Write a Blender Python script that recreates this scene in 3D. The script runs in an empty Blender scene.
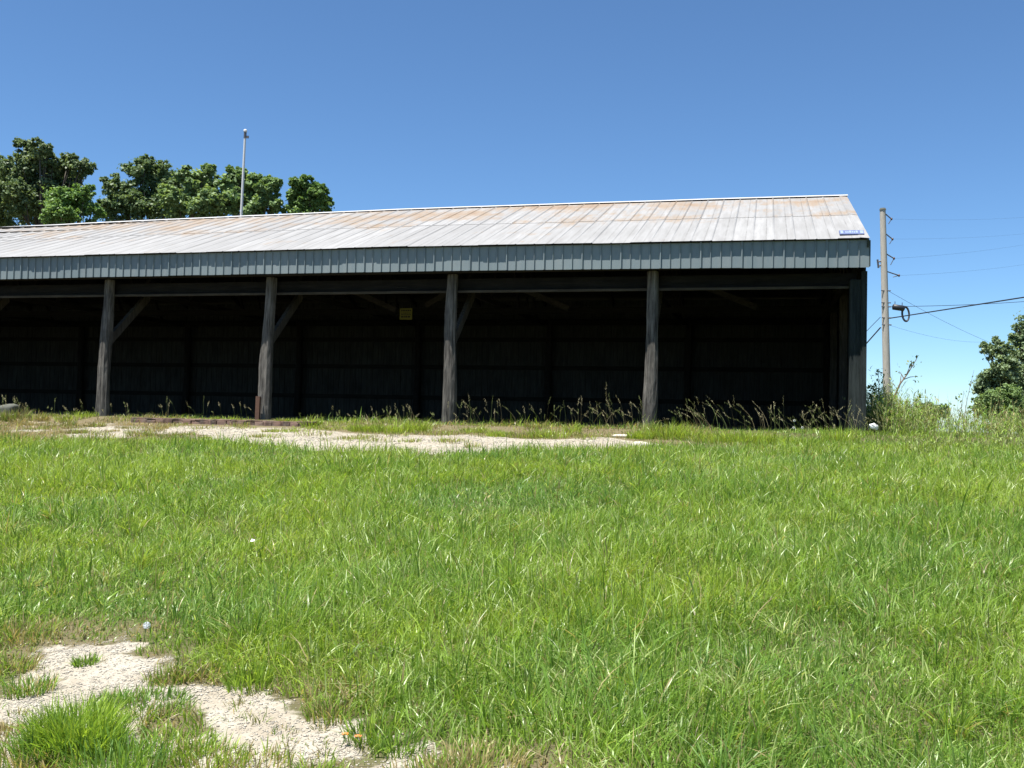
import bpy, math, random
import numpy as np
from mathutils import Vector, Matrix
random.seed(11)
rng = np.random.default_rng(11)
sc = bpy.context.scene
col = sc.collection

# ------------------------------------------------------------------ camera
FPX = 995.0
PITCH, ROLL = math.atan(30 / FPX), 0.02
EYE = np.array([0.0, 0.0, 0.2173])          # z = 0 is the shed floor
_F = np.array([0, math.cos(PITCH), math.sin(PITCH)])
_U0 = np.array([0, -math.sin(PITCH), math.cos(PITCH)])
_R = math.cos(ROLL) * np.array([1.0, 0, 0]) + math.sin(ROLL) * _U0
_U = -math.sin(ROLL) * np.array([1.0, 0, 0]) + math.cos(ROLL) * _U0
cd = bpy.data.cameras.new('camera')
cd.sensor_width = 36.0
cd.lens = FPX / 1024 * 36.0
cd.clip_start, cd.clip_end = 0.05, 6000
cam = bpy.data.objects.new('camera', cd)
M4 = Matrix.Identity(4)
for i in range(3):
    M4[i][0], M4[i][1], M4[i][2], M4[i][3] = _R[i], _U[i], -_F[i], EYE[i]
cam.matrix_world = M4
col.objects.link(cam)
sc.camera = cam

# ------------------------------------------------------------------ light
SUN_EL = math.radians(72)
SUN_H = (-0.770, -0.639)                       # where the sun stands: left and a little behind the camera
_n = math.hypot(*SUN_H)
sdir = Vector((SUN_H[0] / _n * math.cos(SUN_EL), SUN_H[1] / _n * math.cos(SUN_EL), math.sin(SUN_EL)))
sl = bpy.data.lights.new('sun', 'SUN')
sl.energy = 5.0
sl.angle = math.radians(0.5)
sl.color = (1.0, 0.955, 0.88)
so = bpy.data.objects.new('sun', sl)
so.rotation_euler = sdir.to_track_quat('Z', 'Y').to_euler()
so.location = (-20, -10, 40)
col.objects.link(so)
world = bpy.data.worlds.new('World')
sc.world = world
world.use_nodes = True
nt = world.node_tree
nt.nodes.clear()
sky = nt.nodes.new('ShaderNodeTexSky')
sky.sky_type = 'NISHITA'
sky.sun_disc = False
sky.sun_elevation = SUN_EL
sky.sun_rotation = math.atan2(SUN_H[0], SUN_H[1])
sky.altitude = 0
sky.air_density = 0.8
sky.dust_density = 0.0
sky.ozone_density = 9.0
bg = nt.nodes.new('ShaderNodeBackground')
bg.inputs['Strength'].default_value = 0.068
wo = nt.nodes.new('ShaderNodeOutputWorld')
tint = nt.nodes.new('ShaderNodeMix'); tint.data_type = 'RGBA'; tint.blend_type = 'MULTIPLY'
tint.inputs[0].default_value = 1.0; tint.inputs[7].default_value = (.92, 1.015, 1.0, 1)   # slightly cyan summer sky
nt.links.new(sky.outputs[0], tint.inputs[6]); nt.links.new(tint.outputs[2], bg.inputs[0])
nt.links.new(bg.outputs[0], wo.inputs[0])
sc.view_settings.view_transform = 'Standard'
sc.view_settings.look = 'None'
sc.view_settings.exposure = 1.25
sc.view_settings.gamma = 1.0
sc.view_settings.use_curve_mapping = False

# ------------------------------------------------------------------ helpers
def ray(px, py):
    return _F + _R * (px - 512) / FPX - _U * (py - 384) / FPX
def at(px, py, depth):
    return EYE + ray(px, py) * depth

# shed frame: local x runs along the front to the right, local y into the shed
XL = np.array([0.96901349, -0.24700779, 0]); YL = np.array([0.24700779, 0.96901349, 0])
ORG = np.array([6.77876713, 19.51541195, 0.0])
SHED_ROT = math.atan2(XL[1], XL[0])
def loc(x, y, z=0.0):
    return ORG + XL * x + YL * y + np.array([0, 0, z])
def hit(px, py, n, c):
    D = ray(px, py)
    t = (c + (ORG - EYE) @ n) / (D @ n)
    q = EYE + D * t - ORG
    return q @ XL, q @ YL, q[2]

_perm = rng.random((256, 256))
def vnoise(x, y, s=1.0, o=0):
    x = np.asarray(x, float) / s + 37.3 + o * 17.1; y = np.asarray(y, float) / s + 91.7 + o * 7.7
    xi = np.floor(x).astype(int); yi = np.floor(y).astype(int)
    fx = x - xi; fy = y - yi
    fx = fx * fx * (3 - 2 * fx); fy = fy * fy * (3 - 2 * fy)
    a = _perm[xi % 256, yi % 256]; b = _perm[(xi + 1) % 256, yi % 256]
    c = _perm[xi % 256, (yi + 1) % 256]; d = _perm[(xi + 1) % 256, (yi + 1) % 256]
    return (a * (1 - fx) + b * fx) * (1 - fy) + (c * (1 - fx) + d * fx) * fy
def fbm(x, y, s, o=0):
    return (vnoise(x, y, s, o) + .5 * vnoise(x, y, s / 2.1, o + 3) + .25 * vnoise(x, y, s / 4.3, o + 5)) / 1.75
def sstep(a, b, x):
    t = np.clip((x - a) / (b - a), 0, 1)
    return t * t * (3 - 2 * t)

PROF_S = [-2000, -400, -150, -60, -30, -11, 0.05, 0.75, 1.15, 2, 4, 6, 8, 10, 13, 17, 20.6, 25, 60, 300, 2000]
PROF_Z = [-30, -16, -7, -2.6, -.8, -.03, -.02, -.05, -.17, -.22, -.31, -.43, -.60, -.77, -1.0, -1.28, -1.5, -1.75, -3.2, -9, -30]
def shed_xy(x, y):
    dx = np.asarray(x) - ORG[0]; dy = np.asarray(y) - ORG[1]
    return dx * XL[0] + dy * XL[1], dx * YL[0] + dy * YL[1]
def gz(x, y):
    lx, ly = shed_xy(x, y)
    s = -ly
    z = np.interp(s, PROF_S, PROF_Z)
    near = sstep(1.2, 3.0, s) * sstep(80, 40, s)
    z = z + near * ((fbm(x, y, 2.6) - .5) * .10 + (vnoise(x, y, .6, 2) - .5) * .025)
    # right of the shed the ground falls off sideways a little
    z = z - .10 * sstep(1, 14, lx) - .004 * np.clip(lx - 14, 0, 400)
    return z
def ground_hit(px, py):
    D = ray(px, py)
    t = np.arange(1.5, 40, .01)
    q = EYE[None] + D[None] * t[:, None]
    below = np.nonzero(q[:, 2] < gz(q[:, 0], q[:, 1]))[0]
    i = below[0] if len(below) else len(t) - 1
    return q[i, 0], q[i, 1]

def tag(o, label=None, cat=None, group=None, kind=None):
    if label: o['label'] = label
    if cat: o['category'] = cat
    if group: o['group'] = group
    if kind: o['kind'] = kind
    return o
def empty(name, location=(0, 0, 0), rz=0.0):
    o = bpy.data.objects.new(name, None)
    o.location = location; o.rotation_euler = (0, 0, rz)
    o.empty_display_size = .3
    col.objects.link(o)
    return o
def link_mesh(name, me, mat, parent=None, smooth=False):
    o = bpy.data.objects.new(name, me)
    if mat: me.materials.append(mat)
    if smooth: me.polygons.foreach_set('use_smooth', [True] * len(me.polygons))
    col.objects.link(o)
    if parent: o.parent = parent
    return o

class MB:
    def __init__(s): s.v = []; s.f = []
    def add(s, vs, fs):
        o = len(s.v)
        s.v += [tuple(map(float, q)) for q in vs]
        s.f += [tuple(i + o for i in t) for t in fs]
    def box(s, c, d, rz=0.0, rx=0.0, jit=0.0):
        m = Matrix.Rotation(rz, 3, 'Z') @ Matrix.Rotation(rx, 3, 'X')
        vs = []
        for z in (-1, 1):
            for y in (-1, 1):
                for x in (-1, 1):
                    q = m @ Vector((x * d[0] / 2, y * d[1] / 2, z * d[2] / 2))
                    vs.append((c[0] + q.x + random.uniform(-jit, jit), c[1] + q.y + random.uniform(-jit, jit), c[2] + q.z + random.uniform(-jit, jit)))
        s.add(vs, [(0, 2, 3, 1), (4, 5, 7, 6), (0, 1, 5, 4), (1, 3, 7, 5), (3, 2, 6, 7), (2, 0, 4, 6)])
    def bar(s, a, b, w, h):
        a = Vector(a); b = Vector(b); d = (b - a).normalized()
        up = Vector((0, 0, 1)) if abs(d.z) < .95 else Vector((0, 1, 0))
        x = d.cross(up).normalized() * w / 2; y = x.cross(d).normalized() * h / 2
        vs = [a - x - y, a + x - y, a + x + y, a - x + y, b - x - y, b + x - y, b + x + y, b - x + y]
        s.add(vs, [(3, 2, 1, 0), (4, 5, 6, 7), (0, 1, 5, 4), (1, 2, 6, 5), (2, 3, 7, 6), (3, 0, 4, 7)])
    def tube(s, pts, radii, n=8, cap=True, jit=0.0):
        pts = [Vector(q) for q in pts]
        if not hasattr(radii, '__len__'): radii = [radii] * len(pts)
        o = len(s.v)
        ref = None
        for i, q in enumerate(pts):
            d = (pts[min(i + 1, len(pts) - 1)] - pts[max(i - 1, 0)]).normalized()
            if ref is None:
                ref = d.orthogonal().normalized()
            ref = (ref - d * ref.dot(d)).normalized()
            b = d.cross(ref)
            for k in range(n):
                a = 2 * math.pi * k / n
                rr = radii[i] * (1 + random.uniform(-jit, jit))
                w = q + (ref * math.cos(a) + b * math.sin(a)) * rr
                s.v.append(tuple(w))
        for i in range(len(pts) - 1):
            for k in range(n):
                k2 = (k + 1) % n
                s.f.append((o + i * n + k, o + i * n + k2, o + (i + 1) * n + k2, o + (i + 1) * n + k))
        if cap:
            s.f.append(tuple(o + k for k in reversed(range(n))))
            e = o + (len(pts) - 1) * n
            s.f.append(tuple(e + k for k in range(n)))
    def ball(s, c, r, n=8, m=6, squash=1.0):
        pts = []; rad = []
        o = len(s.v)
        for i in range(m + 1):
            t = math.pi * i / m
            for k in range(n):
                a = 2 * math.pi * k / n
                s.v.append((c[0] + r * math.sin(t) * math.cos(a), c[1] + r * math.sin(t) * math.sin(a), c[2] + r * squash * math.cos(t)))
        for i in range(m):
            for k in range(n):
                k2 = (k + 1) % n
                s.f.append((o + i * n + k, o + (i + 1) * n + k, o + (i + 1) * n + k2, o + i * n + k2))
    def build(s, name, mat, parent=None, smooth=False, bevel=0.0, solid=0.0):
        me = bpy.data.meshes.new(name)
        me.from_pydata(s.v, [], s.f); me.update()
        o = link_mesh(name, me, mat, parent, smooth)
        if solid:
            md = o.modifiers.new('thickness', 'SOLIDIFY'); md.thickness = solid; md.offset = -1
        if bevel:
            md = o.modifiers.new('bevel', 'BEVEL'); md.width = bevel; md.segments = 2; md.limit_method = 'ANGLE'
        return o

def np_mesh(name, verts, faces_list, tint=None):
    """verts (N,3); faces_list: list of (M,k) index arrays"""
    me = bpy.data.meshes.new(name)
    me.vertices.add(len(verts))
    me.vertices.foreach_set('co', np.ascontiguousarray(verts, dtype=np.float32).ravel())
    loops = np.concatenate([a.ravel() for a in faces_list]).astype(np.int32)
    sizes = np.concatenate([np.full(len(a), a.shape[1]) for a in faces_list])
    starts = np.concatenate([[0], np.cumsum(sizes)[:-1]]).astype(np.int32)
    me.loops.add(len(loops)); me.loops.foreach_set('vertex_index', loops)
    me.polygons.add(len(sizes)); me.polygons.foreach_set('loop_start', starts)
    me.update(calc_edges=True)
    if tint is not None:
        ca = me.color_attributes.new('tint', 'FLOAT_COLOR', 'POINT')
        t4 = np.ones((len(verts), 4), np.float32); t4[:, :3] = tint
        ca.data.foreach_set('color', t4.ravel())
    return me

# ------------------------------------------------------------------ materials
class NT:
    def __init__(s, name):
        s.m = bpy.data.materials.new(name); s.m.use_nodes = True
        s.t = s.m.node_tree; s.t.nodes.clear()
        s.out = s.n('ShaderNodeOutputMaterial')
        s.p = s.n('ShaderNodeBsdfPrincipled')
        s.l(s.p.outputs[0], s.out.inputs[0])
    def n(s, t, **kw):
        a = s.t.nodes.new(t)
        for k, v in kw.items(): setattr(a, k, v)
        return a
    def l(s, a, b): s.t.links.new(a, b)
    def coord(s, scale=(1, 1, 1), rot=(0, 0, 0), src='Object'):
        tc = s.n('ShaderNodeTexCoord'); mp = s.n('ShaderNodeMapping')
        mp.inputs['Scale'].default_value = scale; mp.inputs['Rotation'].default_value = rot
        s.l(tc.outputs[src], mp.inputs[0]); return mp.outputs[0]
    def noise(s, vec, scale=5, detail=4, rough=.6):
        a = s.n('ShaderNodeTexNoise'); a.inputs['Scale'].default_value = scale
        a.inputs['Detail'].default_value = detail; a.inputs['Roughness'].default_value = rough
        s.l(vec, a.inputs['Vector']); return a.outputs['Fac']
    def ramp(s, fac, stops):
        a = s.n('ShaderNodeValToRGB'); e = a.color_ramp.elements
        while len(e) < len(stops): e.new(.5)
        for i, (q, c) in enumerate(stops):
            e[i].position = q; e[i].color = (c, c, c, 1) if not hasattr(c, '__len__') else (*c, 1)
        s.l(fac, a.inputs[0]); return a.outputs[0]
    def mix(s, fac, a, b, mode='MIX'):
        x = s.n('ShaderNodeMix', data_type='RGBA', blend_type=mode)
        if hasattr(fac, 'links'): s.l(fac, x.inputs[0])
        else: x.inputs[0].default_value = fac
        for q, i in ((a, 6), (b, 7)):
            if hasattr(q, 'links'): s.l(q, x.inputs[i])
            else: x.inputs[i].default_value = (*q, 1)
        return x.outputs[2]
    def math(s, op, a, b=0.0):
        x = s.n('ShaderNodeMath', operation=op)
        for q, i in ((a, 0), (b, 1)):
            if hasattr(q, 'links'): s.l(q, x.inputs[i])
            else: x.inputs[i].default_value = q
        return x.outputs[0]
    def bump(s, h, strength=.4, dist=.02):
        b = s.n('ShaderNodeBump'); b.inputs['Strength'].default_value = strength; b.inputs['Distance'].default_value = dist
        s.l(h, b.inputs['Height']); s.l(b.outputs[0], s.p.inputs['Normal'])
    def base(s, c):
        if hasattr(c, 'links'): s.l(c, s.p.inputs['Base Color'])
        else: s.p.inputs['Base Color'].default_value = (*c, 1)
    def set(s, **kw):
        for k, v in kw.items(): s.p.inputs[k].default_value = v

def leafy(name, rough=.5, trans=.3, spec=.4, gain=1.0):
    a = NT(name)
    at_ = a.n('ShaderNodeAttribute', attribute_name='tint')
    a.base(at_.outputs['Color']); a.set(Roughness=rough)
    a.p.inputs['Specular IOR Level'].default_value = spec
    tr = a.n('ShaderNodeBsdfTranslucent')
    c2 = a.mix(1.0, at_.outputs['Color'], (1.25, 1.2, .6), 'MULTIPLY')
    a.l(c2, tr.inputs[0])
    mx = a.n('ShaderNodeMixShader'); mx.inputs[0].default_value = trans
    a.l(a.p.outputs[0], mx.inputs[1]); a.l(tr.outputs[0], mx.inputs[2]); a.l(mx.outputs[0], a.out.inputs[0])
    return a.m
def plain(name, c, rough=.6, metal=0.0, var=.25, scale=8):
    a = NT(name); v = a.coord()
    n = a.noise(v, scale, 5)
    a.base(a.mix(n, tuple(q * (1 - var) for q in c), tuple(min(1, q * (1 + var)) for q in c)))
    a.set(Roughness=rough, Metallic=metal)
    a.bump(n, .15, .01)
    return a.m
def wood(name, lo, hi, axis='z', rough=.85, dirt=.5):
    a = NT(name)
    sc_ = {'z': (14, 14, 1.1), 'x': (1.1, 14, 14), 'y': (14, 1.1, 14)}[axis]
    v = a.coord(sc_)
    n = a.noise(v, 1.6, 6, .7)
    big = a.noise(a.coord((1, 1, .7)), 2.2, 3)
    c = a.mix(a.ramp(n, [(.32, 0), (.68, 1)]), lo, hi)
    c = a.mix(a.ramp(big, [(.45, 0), (.75, dirt)]), c, tuple(q * .5 for q in lo))
    a.base(c); a.set(Roughness=rough); a.p.inputs['Specular IOR Level'].default_value = .2
    a.bump(n, .7, .02)
    return a.m

MAT = {}
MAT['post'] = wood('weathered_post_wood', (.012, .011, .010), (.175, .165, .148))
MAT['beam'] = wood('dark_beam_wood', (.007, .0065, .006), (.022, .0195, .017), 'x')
MAT['header'] = wood('shade_dark_header_wood', (.003, .003, .003), (.016, .0145, .012), 'x')  # eave shade put into the wood colour, so beams merge with the interior
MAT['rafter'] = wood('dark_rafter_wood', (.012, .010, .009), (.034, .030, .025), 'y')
MAT['brace'] = wood('grey_brace_wood', (.028, .025, .021), (.10, .09, .077))
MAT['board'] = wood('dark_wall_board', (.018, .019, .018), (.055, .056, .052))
MAT['deck'] = wood('underroof_darkening_wood', (.012, .011, .010), (.035, .032, .028), 'x')  # wood of the sheet added to darken the roof underside
MAT['cornerpost'] = wood('painted_corner_wood', (.007, .011, .011), (.032, .040, .039))
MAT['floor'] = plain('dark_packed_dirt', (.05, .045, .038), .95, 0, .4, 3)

def roof_material():
    a = NT('weathered_galvanised_roof')
    tc = a.n('ShaderNodeTexCoord'); sep = a.n('ShaderNodeSeparateXYZ'); a.l(tc.outputs['Object'], sep.inputs[0])
    # each sheet carries its own slight tone
    fl = a.math('FLOOR', a.math('MULTIPLY', sep.outputs[0], 1 / .8))
    row = a.math('GREATER_THAN', sep.outputs[1], 2.25)
    wn = a.n('ShaderNodeTexWhiteNoise', noise_dimensions='2D')
    cmb = a.n('ShaderNodeCombineXYZ'); a.l(fl, cmb.inputs[0]); a.l(row, cmb.inputs[1]); a.l(cmb.outputs[0], wn.inputs[0])
    base = a.mix(wn.outputs[0], (.238, .239, .239), (.288, .289, .288))
    streak = a.noise(a.coord((5, .5, .5)), 1.5, 5, .65)
    base = a.mix(a.ramp(streak, [(.32, .75), (.68, 0)]), base, (.175, .173, .168))
    # rust: broad stains, strongest in the upper sheets, drawn out down the slope
    big = a.noise(a.coord((.55, .7, .6)), 1.0, 3, .6)
    fine = a.noise(a.coord((4, .9, 1)), 1.6, 6, .72)
    up = a.ramp(a.math('MULTIPLY', sep.outputs[1], 1 / 5.5), [(.18, .0), (.62, .14), (1, .17)])
    m = a.math('ADD', a.math('ADD', a.math('MULTIPLY', big, .62), a.math('MULTIPLY', fine, .42)), up)
    f1 = a.ramp(m, [(.615, 0), (.74, .8)])
    base = a.mix(f1, base, (.225, .165, .108))
    f2 = a.ramp(m, [(.74, 0), (.88, .65)])
    base = a.mix(f2, base, (.16, .085, .04))
    # thin dark lines along the seams: close to each crimp foot
    fr = a.math('FRACT', a.math('MULTIPLY', sep.outputs[0], 1 / .4))
    dist = a.math('ABSOLUTE', a.math('SUBTRACT', fr, .58))
    seam = a.ramp(dist, [(.015, .45), (.04, 0)])
    sn = a.ramp(a.noise(a.coord((.9, .7, 1)), 3.0, 4), [(.35, .15), (.6, 1)])
    base = a.mix(a.math('MULTIPLY', seam, sn), base, (.075, .068, .06))
    a.base(base); a.set(Roughness=.62, Metallic=.0)
    a.p.inputs['Specular IOR Level'].default_value = .35
    a.bump(a.noise(a.coord((1.4, .5, 1)), 3, 3), .12, .03)
    return a.m
MAT['roof'] = roof_material()

def fascia_material():
    a = NT('grey_blue_painted_sheet')
    tc = a.n('ShaderNodeTexCoord'); sep = a.n('ShaderNodeSeparateXYZ'); a.l(tc.outputs['Object'], sep.inputs[0])
    fl = a.math('FLOOR', a.math('MULTIPLY', sep.outputs[0], 1 / .8))
    wn = a.n('ShaderNodeTexWhiteNoise', noise_dimensions='1D'); a.l(fl, wn.inputs['W'])
    b = a.mix(wn.outputs[0], (.150, .190, .205), (.180, .222, .234))
    n = a.noise(a.coord((3, 3, .7)), 2.0, 6, .7)
    b = a.mix(a.ramp(n, [(.45, 0), (.75, .5)]), b, (.235, .255, .255))
    ru = a.noise(a.coord((2.2, 2, 1.2)), 1.7, 5, .75)
    b = a.mix(a.ramp(ru, [(.66, 0), (.78, .5)]), b, (.13, .085, .06))
    a.base(b); a.set(Roughness=.55); a.p.inputs['Specular IOR Level'].default_value = .35
    return a.m
MAT['fascia'] = fascia_material()
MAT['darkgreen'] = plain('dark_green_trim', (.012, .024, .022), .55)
MAT['white_metal'] = plain('white_pole_paint', (.52, .53, .53), .45, 0, .08)
MAT['steel'] = plain('dark_galvanised_steel', (.10, .10, .11), .5, .4)
MAT['black'] = plain('black_cable_rubber', (.018, .02, .025), .5)
MAT['pole'] = wood('silvered_pole_wood', (.36, .335, .285), (.46, .43, .375), dirt=.12)
MAT['rust'] = plain('rusty_steel', (.085, .042, .026), .85, 0, .5, 14)
MAT['stone'] = plain('pale_limestone', (.50, .46, .38), .9, 0, .25, 6)
MAT['greystone'] = plain('grey_field_stone', (.085, .09, .075), .95, 0, .4, 5)
MAT['yellow'] = plain('faded_yellow_plate', (.20, .19, .03), .6, 0, .2)
MAT['ink'] = plain('dark_print', (.035, .033, .02), .7)
MAT['whiteplastic'] = plain('white_plastic', (.80, .80, .82), .45, 0, .06)
MAT['blue'] = plain('blue_panel_paint', (.07, .10, .22), .5, 0, .2)
MAT['paleblue'] = plain('pale_blue_print', (.19, .25, .38), .5, 0, .2)
MAT['insul'] = plain('brown_porcelain', (.09, .05, .035), .3)
MAT['orange'] = plain('orange_petal', (.75, .20, .04), .6)
MAT['bark'] = wood('tree_bark', (.05, .042, .033), (.15, .13, .105))
MAT['leaf'] = leafy('tree_leaf', .5, .36, .3)
MAT['grass'] = leafy('grass_blade', .36, .46, .45)
MAT['drygrass'] = leafy('dry_grass', .7, .25, .2)
MAT['dead'] = wood('dead_stalk_wood', (.12, .09, .065), (.25, .2, .15))

def brick_material():
    a = NT('old_red_brick')
    v = a.coord((1, 1, 1))
    n = a.noise(v, 7, 5, .7)
    n2 = a.noise(a.coord((4.2, 1, 2)), 1, 1)
    c = a.mix(a.ramp(n2, [(.40, 0), (.56, 1)]), (.05, .032, .025), (.17, .105, .08))
    c = a.mix(a.ramp(n, [(.45, 0), (.8, .6)]), c, (.24, .20, .165))
    a.base(c); a.set(Roughness=.95); a.bump(n, .5, .02)
    return a.m
MAT['brick'] = brick_material()

def ground_material():
    a = NT('turf_and_limestone_gravel')
    at_ = a.n('ShaderNodeAttribute', attribute_name='tint')
    sep = a.n('ShaderNodeSeparateColor'); a.l(at_.outputs['Color'], sep.inputs[0])
    v = a.coord()
    vo = a.n('ShaderNodeTexVoronoi'); vo.inputs['Scale'].default_value = 75; a.l(v, vo.inputs['Vector'])
    vo2 = a.n('ShaderNodeTexVoronoi'); vo2.inputs['Scale'].default_value = 190; a.l(v, vo2.inputs['Vector'])
    n = a.noise(v, 3.2, 6, .65); n2 = a.noise(v, 22, 4, .65)
    sepv = a.n('ShaderNodeSeparateColor'); a.l(vo.outputs['Color'], sepv.inputs[0])
    g = a.mix(sepv.outputs[0], (.25, .225, .18), (.36, .333, .28))
    sepw = a.n('ShaderNodeSeparateColor'); a.l(vo2.outputs['Color'], sepw.inputs[0])
    g = a.mix(a.math('MULTIPLY', sepw.outputs[0], .55), g, (.33, .31, .26))
    g = a.mix(a.ramp(n, [(.42, 0), (.68, .75)]), g, (.22, .185, .135))
    soil = a.mix(n2, (.055, .048, .026), (.12, .105, .055))
    soil = a.mix(a.ramp(n, [(.4, 0), (.7, .7)]), soil, (.06, .085, .022))
    dry = a.mix(n2, (.085, .07, .042), (.19, .155, .095))
    c = a.mix(sep.outputs[1], soil, dry)
    edge = a.math('ADD', sep.outputs[0], a.math('MULTIPLY', a.math('SUBTRACT', n2, .5), .9))
    c = a.mix(a.ramp(edge, [(.35, 0), (.6, 1)]), c, g)
    a.base(c); a.set(Roughness=.95); a.p.inputs['Specular IOR Level'].default_value = .15
    h = a.math('ADD', a.math('MULTIPLY', vo.outputs['Distance'], .9), a.math('MULTIPLY', n2, .6))
    a.bump(h, .25, .006)
    return a.m
MAT['ground'] = ground_material()

# ------------------------------------------------------------------ ground masks (in the place's own coordinates)
def poly_sd(x, y, poly):
    """positive inside"""
    P = np.asarray(poly, float)
    inside = np.zeros(len(x), bool); dmin = np.full(len(x), 1e9)
    for i in range(len(P)):
        ax, ay = P[i]; bx, by = P[(i + 1) % len(P)]
        ex, ey = bx - ax, by - ay
        t = np.clip(((x - ax) * ex + (y - ay) * ey) / (ex * ex + ey * ey + 1e-12), 0, 1)
        dmin = np.minimum(dmin, np.hypot(x - ax - t * ex, y - ay - t * ey))
        c = ((ay > y) != (by > y)) & (x < (bx - ax) * (y - ay) / (by - ay + 1e-15) + ax)
        inside ^= c
    return np.where(inside, dmin, -dmin)

NEAR_PIX = [(14, 646), (62, 640), (124, 652), (172, 664), (150, 684), (205, 694), (232, 694), (268, 706), (318, 722), (372, 738), (440, 752), (520, 776)]
near_poly = [ground_hit(*q) for q in NEAR_PIX] + [(.8, 3.0), (.8, 2.2), (-3.4, 2.2), (-3.6, 4.6)] + [ground_hit(-40, 700), ground_hit(8, 690)]
def lx_at(px, s):                            # local x of the picture column px on the line s metres in front of the shed
    return hit(px, 430, YL, -s)[0]
strip_poly = [(lx_at(175, 4.9), -4.9), (lx_at(200, 3.8), -3.8), (lx_at(150, 3.0), -3.0), (lx_at(190, 1.5), -1.5), (lx_at(300, 1.25), -1.25), (lx_at(345, 2.0), -2.0),
              (lx_at(420, 2.3), -2.3), (lx_at(470, 1.7), -1.7), (lx_at(560, 2.6), -2.6), (lx_at(600, 1.6), -1.6), (lx_at(640, 2.4), -2.4), (lx_at(655, 3.0), -3.0),
              (lx_at(640, 3.8), -3.8), (lx_at(560, 4.4), -4.4), (lx_at(430, 6.0), -6.0), (lx_at(330, 6.0), -6.0)]
spot_poly = [(lx_at(85, 4.4), -4.4), (lx_at(105, 2.4), -2.4), (lx_at(138, 2.6), -2.6), (lx_at(132, 4.4), -4.4)]
def masks(x, y):
    """gravel 0..1 and dryness 0..1"""
    x = np.asarray(x, float).ravel(); y = np.asarray(y, float).ravel()
    lx, ly = shed_xy(x, y)
    w = (fbm(x, y, .55, 1) - .5) + .55 * (fbm(x, y, .14, 2) - .5)
    g1 = sstep(-.10, .16, poly_sd(x, y, near_poly) + w * .95)
    hole = sstep(.53, .66, fbm(x, y, .46, 9))
    g1 = g1 * (1 - .85 * hole)
    w2 = (fbm(lx, ly, 1.3, 4) - .5)
    g2 = sstep(-.25, .35, poly_sd(lx, ly, strip_poly) + w2 * 1.5)
    g3 = sstep(-.25, .35, poly_sd(lx, ly, spot_poly) + w2 * 2.0) * .8
    g4 = (lx < lx_at(170, 3)) & (ly < -1.2) & (ly > -5.4)
    g4 = g4 * .55 * sstep(.45, .65, fbm(lx, ly, .8, 6))
    g = np.clip(np.maximum(np.maximum(g1, np.maximum(g2, g3)), g4), 0, 1)
    s = -ly
    left = sstep(lx_at(260, 3), lx_at(120, 3), lx)
    dry = left * sstep(.2, .8, s) * sstep(6.3, 5.2, s + (fbm(lx, ly, 1.5, 7) - .5) * 1.2) * .9
    dry = np.maximum(dry, .75 * sstep(lx_at(790, 2), lx_at(680, 2), lx) * sstep(.2, .8, s) * sstep(4.0, 3.0, s + (fbm(lx, ly, 1.5, 7) - .5) * 1.6))
    ring = sstep(-.55, -.05, poly_sd(x, y, near_poly) + w * .8)
    dry = np.maximum(dry, .55 * ring * sstep(.42, .62, fbm(x, y, .5, 12)))
    return g, dry, ring

# ground: one sheet, fine in the foreground, reaching the horizon
def axis_pts(lo, hi, step, far):
    a = list(np.arange(lo, hi + 1e-6, step))
    d = step
    b = [];  q = hi
    while q < far:
        d *= 1.25; q += d; b.append(q)
    c = []; d = step; q = lo
    while q > -far:
        d *= 1.25; q -= d; c.append(q)
    return np.array(c[::-1] + a + b)
gx = axis_pts(-17, 13, .09, 2500); gy = axis_pts(2.0, 26, .09, 2500)
GX, GY = np.meshgrid(gx, gy)
gv = np.stack([GX.ravel(), GY.ravel(), gz(GX.ravel(), GY.ravel())], 1)
nx, ny = len(gx), len(gy)
ii = (np.arange(ny - 1)[:, None] * nx + np.arange(nx - 1)[None]).ravel()
gf = np.stack([ii, ii + 1, ii + 1 + nx, ii + nx], 1)
gm, dm, rm = masks(gv[:, 0], gv[:, 1])
gme = np_mesh('ground', gv, [gf], np.stack([gm, dm, rm], 1))
tag(link_mesh('ground', gme, MAT['ground'], None, True), kind='structure')

# ------------------------------------------------------------------ the open shed
POSTS = [0.0, -4.06, -8.41, -12.80, -17.05, -21.3, -25.6, -29.9, -34.2]
XE, XW = 0.15, -36.4                       # ends of the roof
DEPTH = 10.4                               # back wall
shed = empty('open_shed', ORG, SHED_ROT)
tag(shed, 'long open-fronted pole shed with pale rust-stained metal roof and dark interior', 'shed')
def bow(x, kind):
    if kind == 'eave': return float(np.interp(x, [-27, -19.6, -14, -9.4, -5, .2], [3.71, 3.735, 3.745, 3.762, 3.735, 3.715]))
    if kind == 'low': return float(np.interp(x, [-27, -19.6, -14.2, -9.4, -5, .2], [3.20, 3.215, 3.23, 3.237, 3.217, 3.163]))
    return float(np.interp(x, [-27, -24.7, -17.8, -11.6, -6, .2], [5.62, 5.65, 5.74, 5.80, 5.80, 5.78]))
YE, YR, YB = -.603, 5.2, 11.0
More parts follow.
